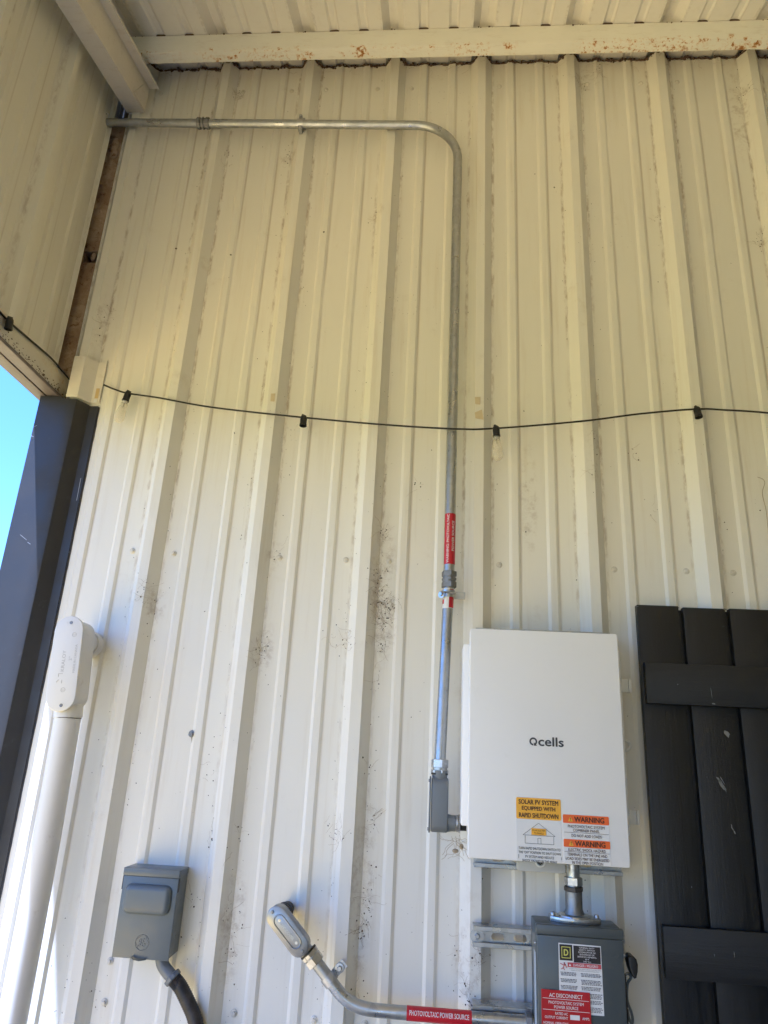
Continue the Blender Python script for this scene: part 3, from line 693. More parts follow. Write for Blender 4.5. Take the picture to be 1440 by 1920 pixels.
# compression connector and grey conduit body
b = B(); o = Vector((1.1287, -0.087, 1.598))
nut(b, o, (0, 0, -1), RL + .0070, 0, .019); b.lathe([(RL + .0040, .018), (RL + .0040, .024)], o, (0, 0, -1), 24); nut(b, o, (0, 0, -1), RL + .0078, .0235, .031)
b.build('connector', M['galv'], uc, smooth=20)
B().lathe([(RL + .0065, .0305), (RL + .0065, .0345)], o, (0, 0, -1), 24).build('gasket', M['black'], uc)
cb = B()
prof_b = rrect(-0.090, 1.4985, 0.046, 0.118, 0.016)              # (y,z) outline seen from the side
cb.prism(prof_b, 1.1105, 1.1500, 'x', 0.004, 3)
cb.lathe([(0.0165, 0), (0.0185, .010), (0.0185, .020)], (1.1290, -0.089, 1.553), (0, 0, 1), 20)
cb.lathe([(0.0200, 0), (0.0175, .014), (0.0175, .022)], (1.146, -0.090, 1.460), (1, 0, 0), 20)
body = cb.build('conduit_body', M['graybody'], uc)
B().prism(rrect(-0.090, 1.4985, 0.050, 0.122, 0.018), 1.1055, 1.1095, 'x', 0.0015, 2).build('cover', M['graybody'], body)
for zz in (1.550, 1.446):
    B().lathe([(.0038, 0), (.0034, .0022)], (1.1056, -0.104, zz), (-1, 0, 0), 10).build('cover_screw', M['cast'], body)
b = B(); b.lathe([(0.0175, .0), (0.0185, .001), (0.0185, .0045), (0.0175, .005)], (1.1685, -0.090, 1.460), (1, 0, 0), 20); nut(b, Vector((1.174, -0.090, 1.460)), (1, 0, 0), .0205, 0, .0045); b.build('lock_ring', M['galv'], uc)
B().lathe([(0.0150, 0), (0.0150, .018)], (1.178, -0.090, 1.460), (1, 0, 0), 20).build('nipple', M['black'], uc)

# ------------------------------------------------------------------ struts
def slot(cx, cy, w, h, n=8):
    p = []
    for sx, a0 in ((1, -90), (-1, 90)):
        for k in range(n + 1):
            a = math.radians(a0 + 180 * k / n); p.append((cx + sx * (w / 2 - h / 2) + h / 2 * math.cos(a), cy + h / 2 * math.sin(a)))
    return p
def strut(z0, label, x0=1.2115, x1=1.545, washer=True, yb=-0.0345):
    s_ = root('strut_channel', label, 'strut', ((x0 + x1) / 2, yb, z0), 'galvanised strut channels behind the boxes')
    z1 = z0 + 0.0413; yf = yb - 0.0405; th = 0.0025
    holes = [slot(x0 + 0.055 + 0.0495 * i, (z0 + z1) / 2, 0.029, 0.0145) for i in range(int((x1 - x0 - 0.09) / 0.0495) + 1)]
    vs, fs = plate_holes([(x0, z0 + th), (x1, z0 + th), (x1, z1 - th), (x0, z1 - th)], holes, th)
    b = B(); b.poly([(v.x, yf + 0.011 + v.z, v.y) for v in vs], fs)
    b.build('slotted_back', M['strut'], s_)
    b = B(); b.box(x0, x1, yf, yb, z1 - th, z1, 0.0006, 1); b.box(x0, x1, yf, yb, z0, z0 + th, 0.0006, 1)
    for a, c in ((z1 - 0.0095, z1 - 0.0003), (z0 + 0.0003, z0 + 0.0095)):
        b.box(x0 + .0002, x1 - .0002, yf - .0008, yf + .0016, a, c, 0.0007, 1)
    b.build('rail', M['strut'], s_)
    if washer:
        c = Vector((x0 + 0.009, yf + 0.006, (z0 + z1) / 2)); b = B(); b.lathe([(.0155, 0), (.0155, .002), (.006, .0022)], c, (0, -1, 0), 24); b.lathe([(.0060, .002), (.0060, .007), (.0045, .0085)], c, (0, -1, 0), 6); b.build('bolt', M['galv'], s_)
    return s_
strut(1.8765, 'galvanised strut mostly hidden behind the top edge of the white box', washer=False)
strut(1.3695, 'galvanised strut peeking out under the white box', washer=False, x1=1.5450)
strut(1.2105, 'slotted galvanised strut with a bolt at its left end beside the grey switch', x1=1.5420)
strut(1.0605, 'lowest galvanised strut behind the horizontal conduit at the bottom', x1=1.5420)

# ------------------------------------------------------------------ white combiner box
cbx = root('combiner_box', 'white combiner box with warning stickers mounted beside the dark shutter', 'electrical box', (1.36, -0.13, 1.40))
X0, X1, Z0, Z1, YF = 1.1915, 1.5315, 1.4025, 1.8935, -0.2000
B().box(1.1775, 1.5440, -0.1650, -0.0762, 1.462, 1.862, 0.003).build('back_box', M['white'], cbx)
b = B(); b.prism(rrect((X0 + X1) / 2, (Z0 + Z1) / 2, X1 - X0, Z1 - Z0, 0.005), YF, -0.172, 'y', 0.002, 3); cover = b.build('front_cover', M['white'], cbx)
# small mounting lugs at the right and the round key ring
for zz in (1.772, 1.481):
    b = B(); b.box(1.556, 1.579, -0.104, -0.096, zz, zz + 0.030, 0.0012); b.box(1.574, 1.580, -0.112, -0.088, zz, zz + 0.030, 0.0012); b.build('mounting_lug', M['whiteplastic'], cbx)
b = B(); b.tube([(1.560 + 0.011 * math.cos(a), -0.10, 1.650 + 0.011 * math.sin(a)) for a in [2 * PI * i / 20 for i in range(21)]], 0.0034, 8, False); b.build('cover_latch', M['whiteplastic'], cbx)
b = B(); b.prism(rrect(1.3545, 1.400, 0.106, 0.048, 0.007), -0.140, -0.132, 'y', 0.002, 2); lt = b.build('bottom_tab', plain('grey white moulded tab', (0.50, 0.51, 0.50), 0.45, 0, .04), cbx)
b = B(); b.lathe([(.012, 0), (.012, .004), (.0085, .0045), (.0085, .002)], (1.352, -0.1405, 1.398), (0, -1, 0), 24, False); b.build('knockout_ring', M['whiteplastic'], lt)
b = B(); b.tube([(1.340, -0.1425, 1.401), (1.352, -0.1425, 1.392), (1.364, -0.1425, 1.401)], 0.0016, 6); b.build('tick', M['ink'], lt)
B().box(1.1925, 1.206, -0.150, -0.098, 1.447, 1.4615, 0.001).build('gland_plate', M['whiteplastic'], cbx)
# logo: ring Q with tail, then the rest of the word
b = B(); yq = YF - 0.0007; cx, cz, ro, ri = 1.3340, 1.6462, 0.0086, 0.0050; n = 28; a0, a1 = math.radians(-62), math.radians(270)
V = [(cx + r * math.cos(a0 + (a1 - a0) * i / n), yq, cz + r * math.sin(a0 + (a1 - a0) * i / n)) for i in range(n + 1) for r in (ri, ro)]
b.poly(V, [(2 * i, 2 * i + 1, 2 * i + 3, 2 * i + 2) for i in range(n)])
b.poly([(cx + .0012, yq, cz - .0088), (cx + .0012, yq, cz - .0016), (cx + .0082, yq, cz - .0088)], [(0, 1, 2)])
text(b, 'cells', 1.3728, 1.6472, 0.0560, 0.0200, on_y(yq), 0.009)
b.build('logo', M['inkgray'], cover, smooth=0)
# sticker: rapid shutdown
y1, y2 = YF - 0.0006, YF - 0.0011
st = root; b = B(); b.prism(rrect(1.3425, 1.4665, 0.0955, 0.1250, 0.003), y1, YF + 0.0002, 'y'); s1 = b.build('shutdown_sticker', M['paper'], cover, smooth=0)
b = B(); pp = rrect(1.3425, 1.5075, 0.0955, 0.0430, 0.003); b.poly([(x, y2, z) for x, z in pp], [tuple(range(len(pp)))]); b.build('yellow_panel', M['yellow'], s1, smooth=0)
b = B(); yt = y2 - 0.0005
for s_, z, w in (('SOLAR PV SYSTEM', 1.5205, .0850), ('EQUIPPED WITH', 1.5072, .0715), ('RAPID SHUTDOWN', 1.4938, .0840)): text(b, s_, 1.3425, z, w, 0.0096, on_y(yt), 0.009)
b.build('lettering', M['inkbrown'], s1, smooth=0)
b = B(); w = 0.0007
for q in ((1.3085, 1.4545, 1.3420, 1.4790), (1.3420, 1.4790, 1.3765, 1.4545), (1.3085, 1.4545, 1.3765, 1.4545), (1.3130, 1.4545, 1.3130, 1.4385), (1.3735, 1.4545, 1.3735, 1.4385), (1.3130, 1.4385, 1.3735, 1.4385), (1.3400, 1.4390, 1.3400, 1.4495), (1.3465, 1.4390, 1.3465, 1.4495), (1.3400, 1.4495, 1.3465, 1.4495), (1.2990, 1.4165, 1.2990, 1.4085), (1.3885, 1.4150, 1.3885, 1.4095)): line(b, *q, yt, w)
for s_, z, w_ in (('TURN RAPID SHUTDOWN SWITCH TO', 1.4288, .088), ('THE "OFF" POSITION TO SHUT DOWN', 1.4208, .088), ('PV SYSTEM AND REDUCE', 1.4128, .060), ('SHOCK HAZARD IN THE ARRAY', 1.4050, .073)): text(b, s_, 1.3430, z, w_, 0.0050, on_y(yt), 0.003)
b.build('small_print', M['inkgray'], s1, smooth=0)
b = rect(B(), 1.3265, 1.3575, 1.4555, 1.4685, yt - .0003); b.build('solar_panel_mark', M['yellow'], s1, smooth=0)
b = B(); text(b, 'SOLAR ELECTRIC', 1.3420, 1.4645, .028, .0034, on_y(yt - .0007)); text(b, 'PV PANELS', 1.3420, 1.4592, .020, .0034, on_y(yt - .0007)); b.build('panel_print', M['inkbrown'], s1, smooth=0)
# two orange warning stickers
def warning(z_or0, z_or1, z_bot, lines_, rules, name):
    b = B(); b.prism(rrect(1.4425, (z_or1 + z_bot) / 2, 0.0970, z_or1 - z_bot, 0.0025), y1 - (.0002 if z_bot < 1.42 else 0), YF + 0.0002, 'y'); s_ = b.build(name, M['paper'], cover, smooth=0)
    b = B(); pp = rrect(1.4425, (z_or0 + z_or1) / 2, 0.0970, z_or1 - z_or0, 0.0022); b.poly([(x, y2 - .0002, z) for x, z in pp], [tuple(range(len(pp)))]); b.build('orange_panel', M['orange'], s_, smooth=0)
    b = B(); zc = (z_or0 + z_or1) / 2
    text(b, 'WARNING', 1.4495, zc, .0635, .0108, on_y(yt - .0002), 0.010)
    for l_ in rules: line(b, 1.3955, l_, 1.4895, l_, yt - .0002, .0006)
    for s2, z, w_ in lines_: text(b, s2, 1.4425, z, w_, .0056, on_y(yt - .0002), 0.003)
    b.build('lettering', M['inkbrown'], s_, smooth=0)
    b = B(); b.poly([(1.4045, yt - .0002, zc - .0050), (1.4150, yt - .0002, zc - .0050), (1.40975, yt - .0002, zc + .0050)], [(0, 1, 2)]); b.build('hazard_triangle', M['yellow'], s_, smooth=0)
    b = B(); line(b, 1.40975, zc - .0012, 1.40975, zc + .0028, yt - .0006, .0013); line(b, 1.40975, zc - .0036, 1.40975, zc - .0023, yt - .0006, .0013); b.build('exclamation_mark', M['inkbrown'], s_, smooth=0)
warning(1.4828, 1.4998, 1.4535, [('PHOTOVOLTAIC SYSTEM', 1.4770, .077), ('COMBINER PANEL', 1.4695, .056), ('DO NOT ADD LOADS', 1.4590, .063)], [1.4648], 'combiner_sticker')
warning(1.4362, 1.4515, 1.4035, [('ELECTRIC SHOCK HAZARD', 1.4315, .078), ('TERMINALS ON THE LINE AND', 1.4222, .083), ('LOAD SIDES MAY BE ENERGIZED', 1.4143, .090), ('IN THE OPEN POSITION', 1.4068, .064)], [1.4272], 'shock_sticker')

# ------------------------------------------------------------------ short conduit from the combiner to the switch
nip = root('conduit_nipple', 'short upright conduit joining the white box to the grey switch', 'conduit', (1.4265, -0.118, 1.282))
PX, PY = 1.4265, -0.118
B().cyl((PX, PY, 1.345), (PX, PY, 1.4615), 0.0142, n=24).build('pipe', M['galv'], nip)
b = B(); nut(b, Vector((PX, PY, 1.352)), (0, 0, 1), .0198, 0, .0165); b.build('compression_nut', M['galv'], nip, smooth=20)
b = B(); b.lathe([(.0195, 0), (.0205, .001), (.0205, .0085), (.0190, .0095)], (PX, PY, 1.3405), (0, 0, 1), 8); b.build('lock_ring', M['castdark'], nip, smooth=20)
b = B(); b.lathe([(.0215, 0), (.0205, .004), (.0180, .010), (.0180, .044)], (PX, PY, 1.2960), (0, 0, 1), 28); b.build('hub', M['cast'], nip)
b = B(); hexp = []
for k in range(40):
    a = 2 * PI * k / 40; w_ = .031; x = .054 * math.cos(a); y = w_ * math.sin(a) * (1 if abs(math.cos(a)) < .75 else .9); hexp.append((PX + max(-.0535, min(.0535, x * 1.15)), PY + y))
b.prism(hexp, 1.2815, 1.2920, 'z', .0012, 2); b.lathe([(.036, 0), (.035, .003), (.024, .0045)], (PX, PY, 1.2918), (0, 0, 1), 28); b.build('flange', M['galv'], nip)
for sx in (-1, 1):
    b = B(); b.lathe([(.0052, 0), (.0055, .003), (.0040, .0065), (.001, .0075)], (PX + sx * .0465, PY - .004, 1.2918), (0, 0, 1), 14); b.build('flange_screw', M['galv'], nip)

# ------------------------------------------------------------------ grey safety switch
sw = root('safety_switch', 'dark grey safety switch with red disconnect placard under the white box', 'electrical box', (1.427, -0.12, 1.03))
sx0, sx1, sz0, sz1 = 1.3385, 1.5155, 1.0300, 1.2810
B().box(sx0, sx1, -0.160, -0.0762, sz0, sz1, 0.003, 2).build('enclosure', M['boxgray2'], sw)
dr = B().box(sx0 + .0005, sx1 - .0005, -0.1700, -0.1605, sz0 - .003, 1.2625, 0.002, 2).build('door', M['boxgray2'], sw)
B().box(sx0 - .0015, sx1 + .0015, -0.1725, -0.1570, 1.2630, 1.2822, 0.0025, 2).build('rain_lip', M['boxgray2'], sw)
yl, yl2, yl3 = -0.1705, -0.1710, -0.1714
b = B(); b.prism([(1.3825, 1.2500), (1.4690, 1.2490), (1.4700, 1.1260), (1.3815, 1.1255)], yl, -0.1699, 'y'); lb = b.build('maker_label', M['paper'], dr, smooth=0)
b = rect(B(), 1.3843, 1.4105, 1.2190, 1.2478, yl2); rect(b, 1.4128, 1.4675, 1.2165, 1.2470, yl2); b.build('black_panel', M['ink'], lb, smooth=0)
b = B()
def frame(b, x0, x1, z0, z1, t_, y): rect(b, x0, x1, z0, z0 + t_, y); rect(b, x0, x1, z1 - t_, z1, y); rect(b, x0, x0 + t_, z0 + t_, z1 - t_, y); rect(b, x1 - t_, x1, z0 + t_, z1 - t_, y)
frame(b, 1.3882, 1.4066, 1.2230, 1.2440, .0014, yl3)
text(b, 'D', 1.3974, 1.2335, .0095, .0120, on_y(yl3), 0.012)
b.build('emblem', M['inkyellow'], lb, smooth=0)
b = B()
for i, (s_, w_) in enumerate((('GENERAL DUTY', .031), ('SAFETY SWITCH', .032), ('INTERRUPTOR DE', .035), ('SEGURIDAD DE', .030), ('SERVICIO GENERAL', .039), ('60 A', .008), ('240 Vac', .016))): text(b, s_, 1.4400, 1.2440 - .0041 * i, w_, .0027, on_y(yl3), .0)
b.build('lettering', M['inkwhite'], lb, smooth=0)
rect(B(), 1.4000, 1.4680, 1.2075, 1.2158, yl2).build('danger_band', M['inkred'], lb, smooth=0)
b = B(); text(b, 'DANGER / PELIGRO', 1.4365, 1.2117, .050, .0046, on_y(yl3), .003); b.poly([(1.4025, yl3, 1.2095), (1.4070, yl3, 1.2095), (1.40475, yl3, 1.2140)], [(0, 1, 2)]); b.build('danger_print', M['inkwhite'], lb, smooth=0)
b = B()
for q in ((1.3850, 1.2135, 1.3910, 1.2105), (1.3910, 1.2105, 1.3965, 1.2120), (1.3935, 1.2110, 1.3910, 1.2060), (1.3910, 1.2060, 1.3870, 1.2030), (1.3910, 1.2060, 1.3935, 1.2015), (1.3925, 1.2150, 1.3955, 1.2105), (1.3955, 1.2105, 1.3985, 1.2055)): line(b, *q, yl3, .0014)
b.poly([(1.3935 + .0016 * math.cos(2 * PI * k / 10), yl3, 1.2140 + .0016 * math.sin(2 * PI * k / 10)) for k in range(10)], [tuple(range(10))])
b.build('shock_figure', M['inkred'], lb, smooth=0)
b = B(); text(b, 'HAZARD OF ELECTRIC SHOCK, EXPLOSION OR ARC FLASH', 1.4350, 1.2050, .064, .0018, on_y(yl2)); text(b, 'PELIGRO DE DESCARGA ELECTRICA, EXPLOSION O', 1.4350, 1.2020, .056, .0018, on_y(yl2))
z = 1.1975
for blk in range(6):
    for col, xs, xe in ((0, 1.3850, 1.4200), (1, 1.4260, 1.4680)):
        for k in range(3 + (col and blk % 2)):
            xx = xs + (0.001 if k else 0)
            while xx < xe - .003:
                w_ = rnd.uniform(.002, .006); rect(b, xx, min(xx + w_, xe - rnd.uniform(0, .006) if k == 2 else xe), z - .0024 * k - .0007, z - .0024 * k + .0007, yl2); xx += w_ + .0009
    z -= .0118
b.build('fine_print', M['inkfine'], lb, smooth=0)
# red placard stuck on the door
rp = B(); rp.prism([(1.3450, 1.1655), (1.4425, 1.1650), (1.4445, 1.0450), (1.3450, 1.0450)], -0.1735, -0.1716, 'y', 0.0004, 1); rp = rp.build('red_placard', M['redplate'], dr, smooth=0)
yp = -0.1740; b = B()
text(b, 'AC DISCONNECT', 1.3942, 1.1565, .067, .0070, on_y(yp), .003); line(b, 1.3475, 1.1506, 1.4400, 1.1500, yp, .0008)
text(b, 'PHOTOVOLTAIC SYSTEM', 1.3942, 1.1440, .070, .0052, on_y(yp), .003); text(b, 'POWER SOURCE', 1.3942, 1.1362, .048, .0052, on_y(yp), .003); line(b, 1.3475, 1.1310, 1.4410, 1.1305, yp, .0008)
text(b, 'RATED AC', 1.3845, 1.1252, .025, .0046, on_y(yp), .003); text(b, 'OUTPUT CURRENT', 1.3742, 1.1180, .046, .0046, on_y(yp), .003); text(b, 'AMPS', 1.4325, 1.1195, .014, .0046, on_y(yp), .003)
text(b, 'NOMINAL OPERATING', 1.3730, 1.1082, .050, .0046, on_y(yp), .003); text(b, 'AC VOLTAGE', 1.3845, 1.1012, .029, .0046, on_y(yp), .003); text(b, 'VOLTS', 1.4335, 1.1025, .015, .0046, on_y(yp), .003)
rect(b, 1.4015, 1.4205, 1.1160, 1.1245, yp); rect(b, 1.4025, 1.4210, 1.0985, 1.1072, yp)
b.build('lettering', M['inkwhite'], rp, smooth=0)
b = B(); text(b, 'ON', 1.4965, 1.2330, .0155, .0075, on_y(-0.1704), .0); line(b, 1.4985, 1.2215, 1.4985, 1.2140, -0.1704, .0010); b.build('embossed_mark', plain('embossed edge', (0.070, 0.080, 0.082), .5), dr, smooth=0)
# sticker strip on the left side
b = B(); b.poly([(sx0 - .0004, -0.150, 1.045), (sx0 - .0004, -0.120, 1.045), (sx0 - .0004, -0.120, 1.225), (sx0 - .0004, -0.150, 1.225)], [(0, 1, 2, 3)]); b.build('side_sticker', plain('pale side sticker', (.42, .47, .52), .5), sw, smooth=0)
b = B(); b.sphere((sx0 - .001, -0.150, 1.243), .0032, 8); b.build('side_screw', M['galv'], sw)
# handle and lever on the right side
b = B(); b.cyl((1.5150, -0.128, 1.2560), (1.5265, -0.128, 1.2560), .0062, n=12); b.cyl((1.5150, -0.128, 1.2560), (1.5240, -0.128, 1.2560), .0085, n=12); b.sphere((1.5190, -0.140, 1.2435), .0062, 10, (.8, .8, 1.3)); b.cyl((1.5150, -0.132, 1.2270), (1.5290, -0.132, 1.2270), .0042, n=10); b.build('pivot', M['galv'], sw)
b = B(); kn = [(1.5262, 1.2305), (1.5310, 1.2335), (1.5375, 1.2325), (1.5430, 1.2275), (1.5450, 1.2180), (1.5440, 1.2060), (1.5405, 1.1945), (1.5365, 1.1925), (1.5325, 1.1985), (1.5285, 1.2090), (1.5262, 1.2200)]
b.prism(kn, -0.162, -0.128, 'y', 0.003, 3); b.build('handle', M['black'], sw)
b = B(); b.tube(smooth_path([(1.5235, -0.138, 1.1935), (1.5300, -0.138, 1.1965), (1.5355, -0.135, 1.1890), (1.5290, -0.134, 1.1790), (1.5265, -0.132, 1.1660), (1.5260, -0.130, 1.1500), (1.5290, -0.128, 1.1380), (1.5340, -0.128, 1.1250), (1.5360, -0.128, 1.1120), (1.5330, -0.130, 1.1060), (1.5280, -0.130, 1.1150), (1.5255, -0.132, 1.1300)], 6), [.0028] * 67, 8)
b.build('lever', M['boxgray'], sw)
B().box(1.5160, 1.5225, -0.150, -0.110, 1.0950, 1.1960, 0.0012).build('interlock_bracket', M['black'], sw)

# ------------------------------------------------------------------ lower conduit with its cast body
lc = root('conduit_elbow_run', 'lower conduit with silver body angling from the wall to the grey switch', 'conduit', (1.05, -0.09, 1.07))
YC = -0.0935; RP = 0.0134
d = Vector((0.100, 0, -0.0975)).normalized()               # direction from the body down to the right
P0 = Vector((0.862, YC, 1.1680)); P1 = P0 + d * 0.078; P2 = Vector((1.030, YC, 1.0815)); P3 = Vector((1.342, YC, 1.0815))
B().tube([P0, P1] + arc(P1, d, P2, (1, 0, 0), 0.1)[1:] + [Vector((1.2, YC, 1.0815)), P3], RP, 28).build('pipe', M['emt'], lc)
B().lathe([(RP + .004, 0), (RP + .006, .001), (RP + .006, .012), (RP + .003, .013)], (1.322, YC, 1.0815), (1, 0, 0), 8).build('box_connector', M['cast'], lc, smooth=20)
b = B(); nut(b, P0 - d * .004, d, RP + .0072, -.002, .015); b.lathe([(RP + .004, -.014), (RP + .004, -.001)], P0 - d * .004, d, 24); nut(b, P0 - d * .004, d, RP + .0078, -.0125, -.0035); b.build('connector', M['galv'], lc, smooth=20)
B().lathe([(RP + .007, -.0165), (RP + .007, -.0128)], P0 - d * .004, d, 24).build('gasket', M['black'], lc)
# conduit body: stadium lying along d
e = Vector((d.z, 0, -d.x)); ctr = Vector((0.8020, YC, 1.2225)); 
Rm = Matrix(((d.x, 0, -d.z), (0, 1, 0), (d.z, 0, d.x))).to_4x4(); Rm.translation = ctr     # local x along d, z across
b = B(); b.prism(slot(0, 0, 0.118, 0.042, 12), -0.020, 0.018, 'y', 0.004, 3, Rm)
b.lathe([(.0165, 0), (.0165, .022)], ctr + d * .052 + Vector((0, -.001, 0)), d, 20)
b.lathe([(.0185, 0), (.0170, .012), (.0170, .024)], ctr - d * .034 + Vector((0, .012, 0)), (0, 1, 0), 20)
body = b.build('conduit_body', M['alu'], lc)
b = B(); b.prism(slot(0, 0, 0.120, 0.0440, 12), -0.0245, -0.0205, 'y', 0.0016, 2, Rm); cv = b.build('cover', M['alu'], body)
b = B(); b.tube([Rm @ Vector((x, -0.0250, z)) for x, z in slot(0, 0, 0.080, 0.0245, 10)] + [Rm @ Vector((slot(0, 0, 0.080, 0.0245, 10)[0][0], -0.0250, slot(0, 0, 0.080, 0.0245, 10)[0][1]))], 0.0016, 8, False); b.build('cover_rib', M['alu'], body)
for sx in (-.0515, .0515):
    q = Rm @ Vector((sx, -.0245, 0)); B().lathe([(.0040, 0), (.0036, .0020), (.001, .0024)], q, (0, -1, 0), 10).build('cover_screw', M['cast'], body)
for sx in (-.028, .030):
    q = Rm @ Vector((sx, -.0245, .001)); B().lathe([(.0036, 0), (.0032, .0008)], q, (0, -1, 0), 12).build('cover_dimple', M['galv'], body)
b = B(); text(b, '3/4" COVER', 0.001, 0.0, .040, .0060, lambda u, v: Rm @ Vector((u, -.0249, v)), .002); b.build('cast_lettering', M['galv'], body, smooth=0)
b = B(); hp = ctr - d * .034 + Vector((.0, .034, 0)); b.lathe([(.0178, 0), (.0195, .002), (.0195, .008), (.0165, .009), (.0165, .014), (.0200, .015), (.0200, .022), (.0150, .023), (.0150, .0595)], hp, (0, 1, 0), 20); b.build('wall_hub', M['castdark'], body)
sp = P0 + d * 0.052
strap(lc, sp, d, Vector((-e.x, 0, -e.z)), RP, M['galv'], False)
b = B(); bc = sp + Vector((-e.x, 0, -e.z)) * (RP + .015) + Vector((0, .012, 0)); b.lathe([(.0100, 0), (.0105, .001), (.0100, .003), (.0060, .0035)], bc, (0, -1, 0), 20); b.lathe([(.0058, .003), (.0058, .008), (.0045, .0095)], bc, (0, -1, 0), 6); b.cyl(bc + Vector((0, .0, 0)), bc + Vector((0, .065, 0)), .004, n=8); b.build('strap_bolt', M['galv'], lc)
# red wrap label
b = B(); V = []
for i in range(13):
    a = -1.75 + 3.5 * i / 12
    for x in (1.0705, 1.2085): V.append((x, YC - (RP + .0006) * math.cos(a), 1.0815 + (RP + .0006) * math.sin(a)))
b.poly(V, [(2 * i, 2 * i + 1, 2 * i + 3, 2 * i + 2) for i in range(12)]); lab = b.build('power_label', M['red'], lc)
b = B(); rr_ = RP + .0010
text(b, 'PHOTOVOLTAIC POWER SOURCE', 1.1395, 0.0050, .126, .0092, lambda u, v: (u, YC - rr_ * math.cos(v / rr_), 1.0815 + rr_ * math.sin(v / rr_)), .002)
b.build('lettering', M['inkwhite'], lab, smooth=0)

# ------------------------------------------------------------------ small grey disconnect with embossed cover
ge = root('disconnect_box', 'small light grey disconnect box with embossed round logo at lower left', 'electrical box', (0.461, -0.03, 1.136))
gx0, gx1, gz0, gz1 = 0.3950, 0.5275, 1.1365, 1.3205
b = B(); b.prism([(-0.0005, gz0 + .004), (-0.062, gz0 + .002), (-0.062, gz1 - .003), (-0.0005, gz1 - .001)], gx0 + .0015, gx1 - .0015, 'x', .001, 1); b.build('enclosure', M['boxgray'], ge, smooth=20)
b = B(); b.box(gx0, gx1, -0.0685, -0.0630, gz0 - .001, 1.3035, .0016, 2)
b.box(gx0, gx0 + .0022, -0.064, -0.040, gz0 + .010, 1.294, .0006, 1); b.box(gx1 - .0022, gx1, -0.064, -0.040, gz0 + .010, 1.294, .0006, 1)
lid = b.build('cover', M['boxgray'], ge, smooth=25)
b = B(); b.box(gx0 - .0015, gx1 + .0015, -0.0715, -0.004, gz1 - .004, gz1, .0014, 2); b.box(gx0 - .0012, gx1 + .0012, -0.0713, -0.0670, 1.3040, gz1 - .002, .0012, 2); b.box(gx0 - .0012, gx0 + .0006, -0.0670, -0.0060, 1.3060, gz1 - .002, .0004, 1); b.box(gx1 - .0006, gx1 + .0012, -0.0670, -0.0060, 1.3060, gz1 - .002, .0004, 1); b.build('hood', M['boxgray'], ge, smooth=25)
b = B(); b.prism(rrect(0.4600, 1.2570, 0.1130, 0.0620, 0.016, 6), -0.0686, -0.0825, 'y'); bmb = b.bm
fr = [f for f in bmb.faces if all(abs(v.co.y + 0.0825) < 1e-5 for v in f.verts)]
es = list({e_ for f in fr for e_ in f.edges}); bmesh.ops.bevel(bmb, geom=es, offset=0.0125, segments=6, profile=0.5, affect='EDGES')
b.build('embossed_panel', M['boxgray'], lid, smooth=60)
b = B(); lcx, lcz = 0.4615, 1.1685; ly = -0.0686
b.tube([(lcx + .0158 * math.cos(a), ly, lcz + .0158 * math.sin(a)) for a in [2 * PI * i / 36 for i in range(37)]], .0007, 6, False)
for k in range(4):
    a = PI / 2 * k + PI / 4; b.tube(smooth_path([(lcx + r_ * math.cos(a + o_), ly, lcz + r_ * math.sin(a + o_)) for r_, o_ in ((.0150, -.75), (.0128, -.35), (.0138, .1), (.0150, .4))], 4), .0004, 5)
def sp_(pts, r=.0006): b.tube(smooth_path([(lcx + x * .00125, ly, lcz + y * .00125) for x, y in pts], 5), r, 6)
sp_([(-1.2, 5.2), (-3.6, 5.6), (-5.6, 3.2), (-4.4, 0.8), (-2.2, 2.6), (-1.4, 5.4), (-2.0, 1.0), (-3.2, -4.2), (-5.4, -6.2), (-6.6, -4.4), (-4.0, -2.0), (-0.4, -0.4)])
sp_([(4.8, 5.4), (3.0, 6.4), (1.4, 4.6), (2.4, 2.2), (4.0, 1.6), (1.6, 0.8), (0.6, -2.6), (2.2, -5.4), (5.0, -5.0), (6.2, -2.0), (4.6, -0.6), (3.6, -2.6)])
b.build('logo', plain('pressed logo edge', (0.125, 0.140, 0.150), .4), lid)
b = B(); b.poly([(x - .013, y + .030, z - .009) for x, y, z in ((0.452, -0.1000, 1.1475), (0.458, -0.1030, 1.1505), (0.468, -0.1045, 1.1475), (0.480, -0.1040, 1.1465), (0.4915, -0.1010, 1.1480), (0.489, -0.1000, 1.1440), (0.474, -0.1020, 1.1415), (0.460, -0.1015, 1.1430))], [(0, 1, 2, 7), (2, 3, 6, 7), (3, 4, 5, 6)])
bmesh.ops.solidify(b.bm, geom=b.bm.faces[:], thickness=.001); b.build('hasp', M['boxgray'], lid)
for a_, c_ in ((gx1 - .0004, gx1 + .0016), (gx0 - .0016, gx0 + .0004)):
    B().box(a_, c_, -0.068, -0.060, 1.274, 1.303, .0004, 1).build('hinge_ear', M['black'], ge)
for zz in (1.245, 1.172):
    B().lathe([(.0100, 0), (.0100, .0006), (.0088, .0007)], (gx1 - .0014, -0.030, zz), (1, 0, 0), 18).build('knockout', M['boxgray'], ge)
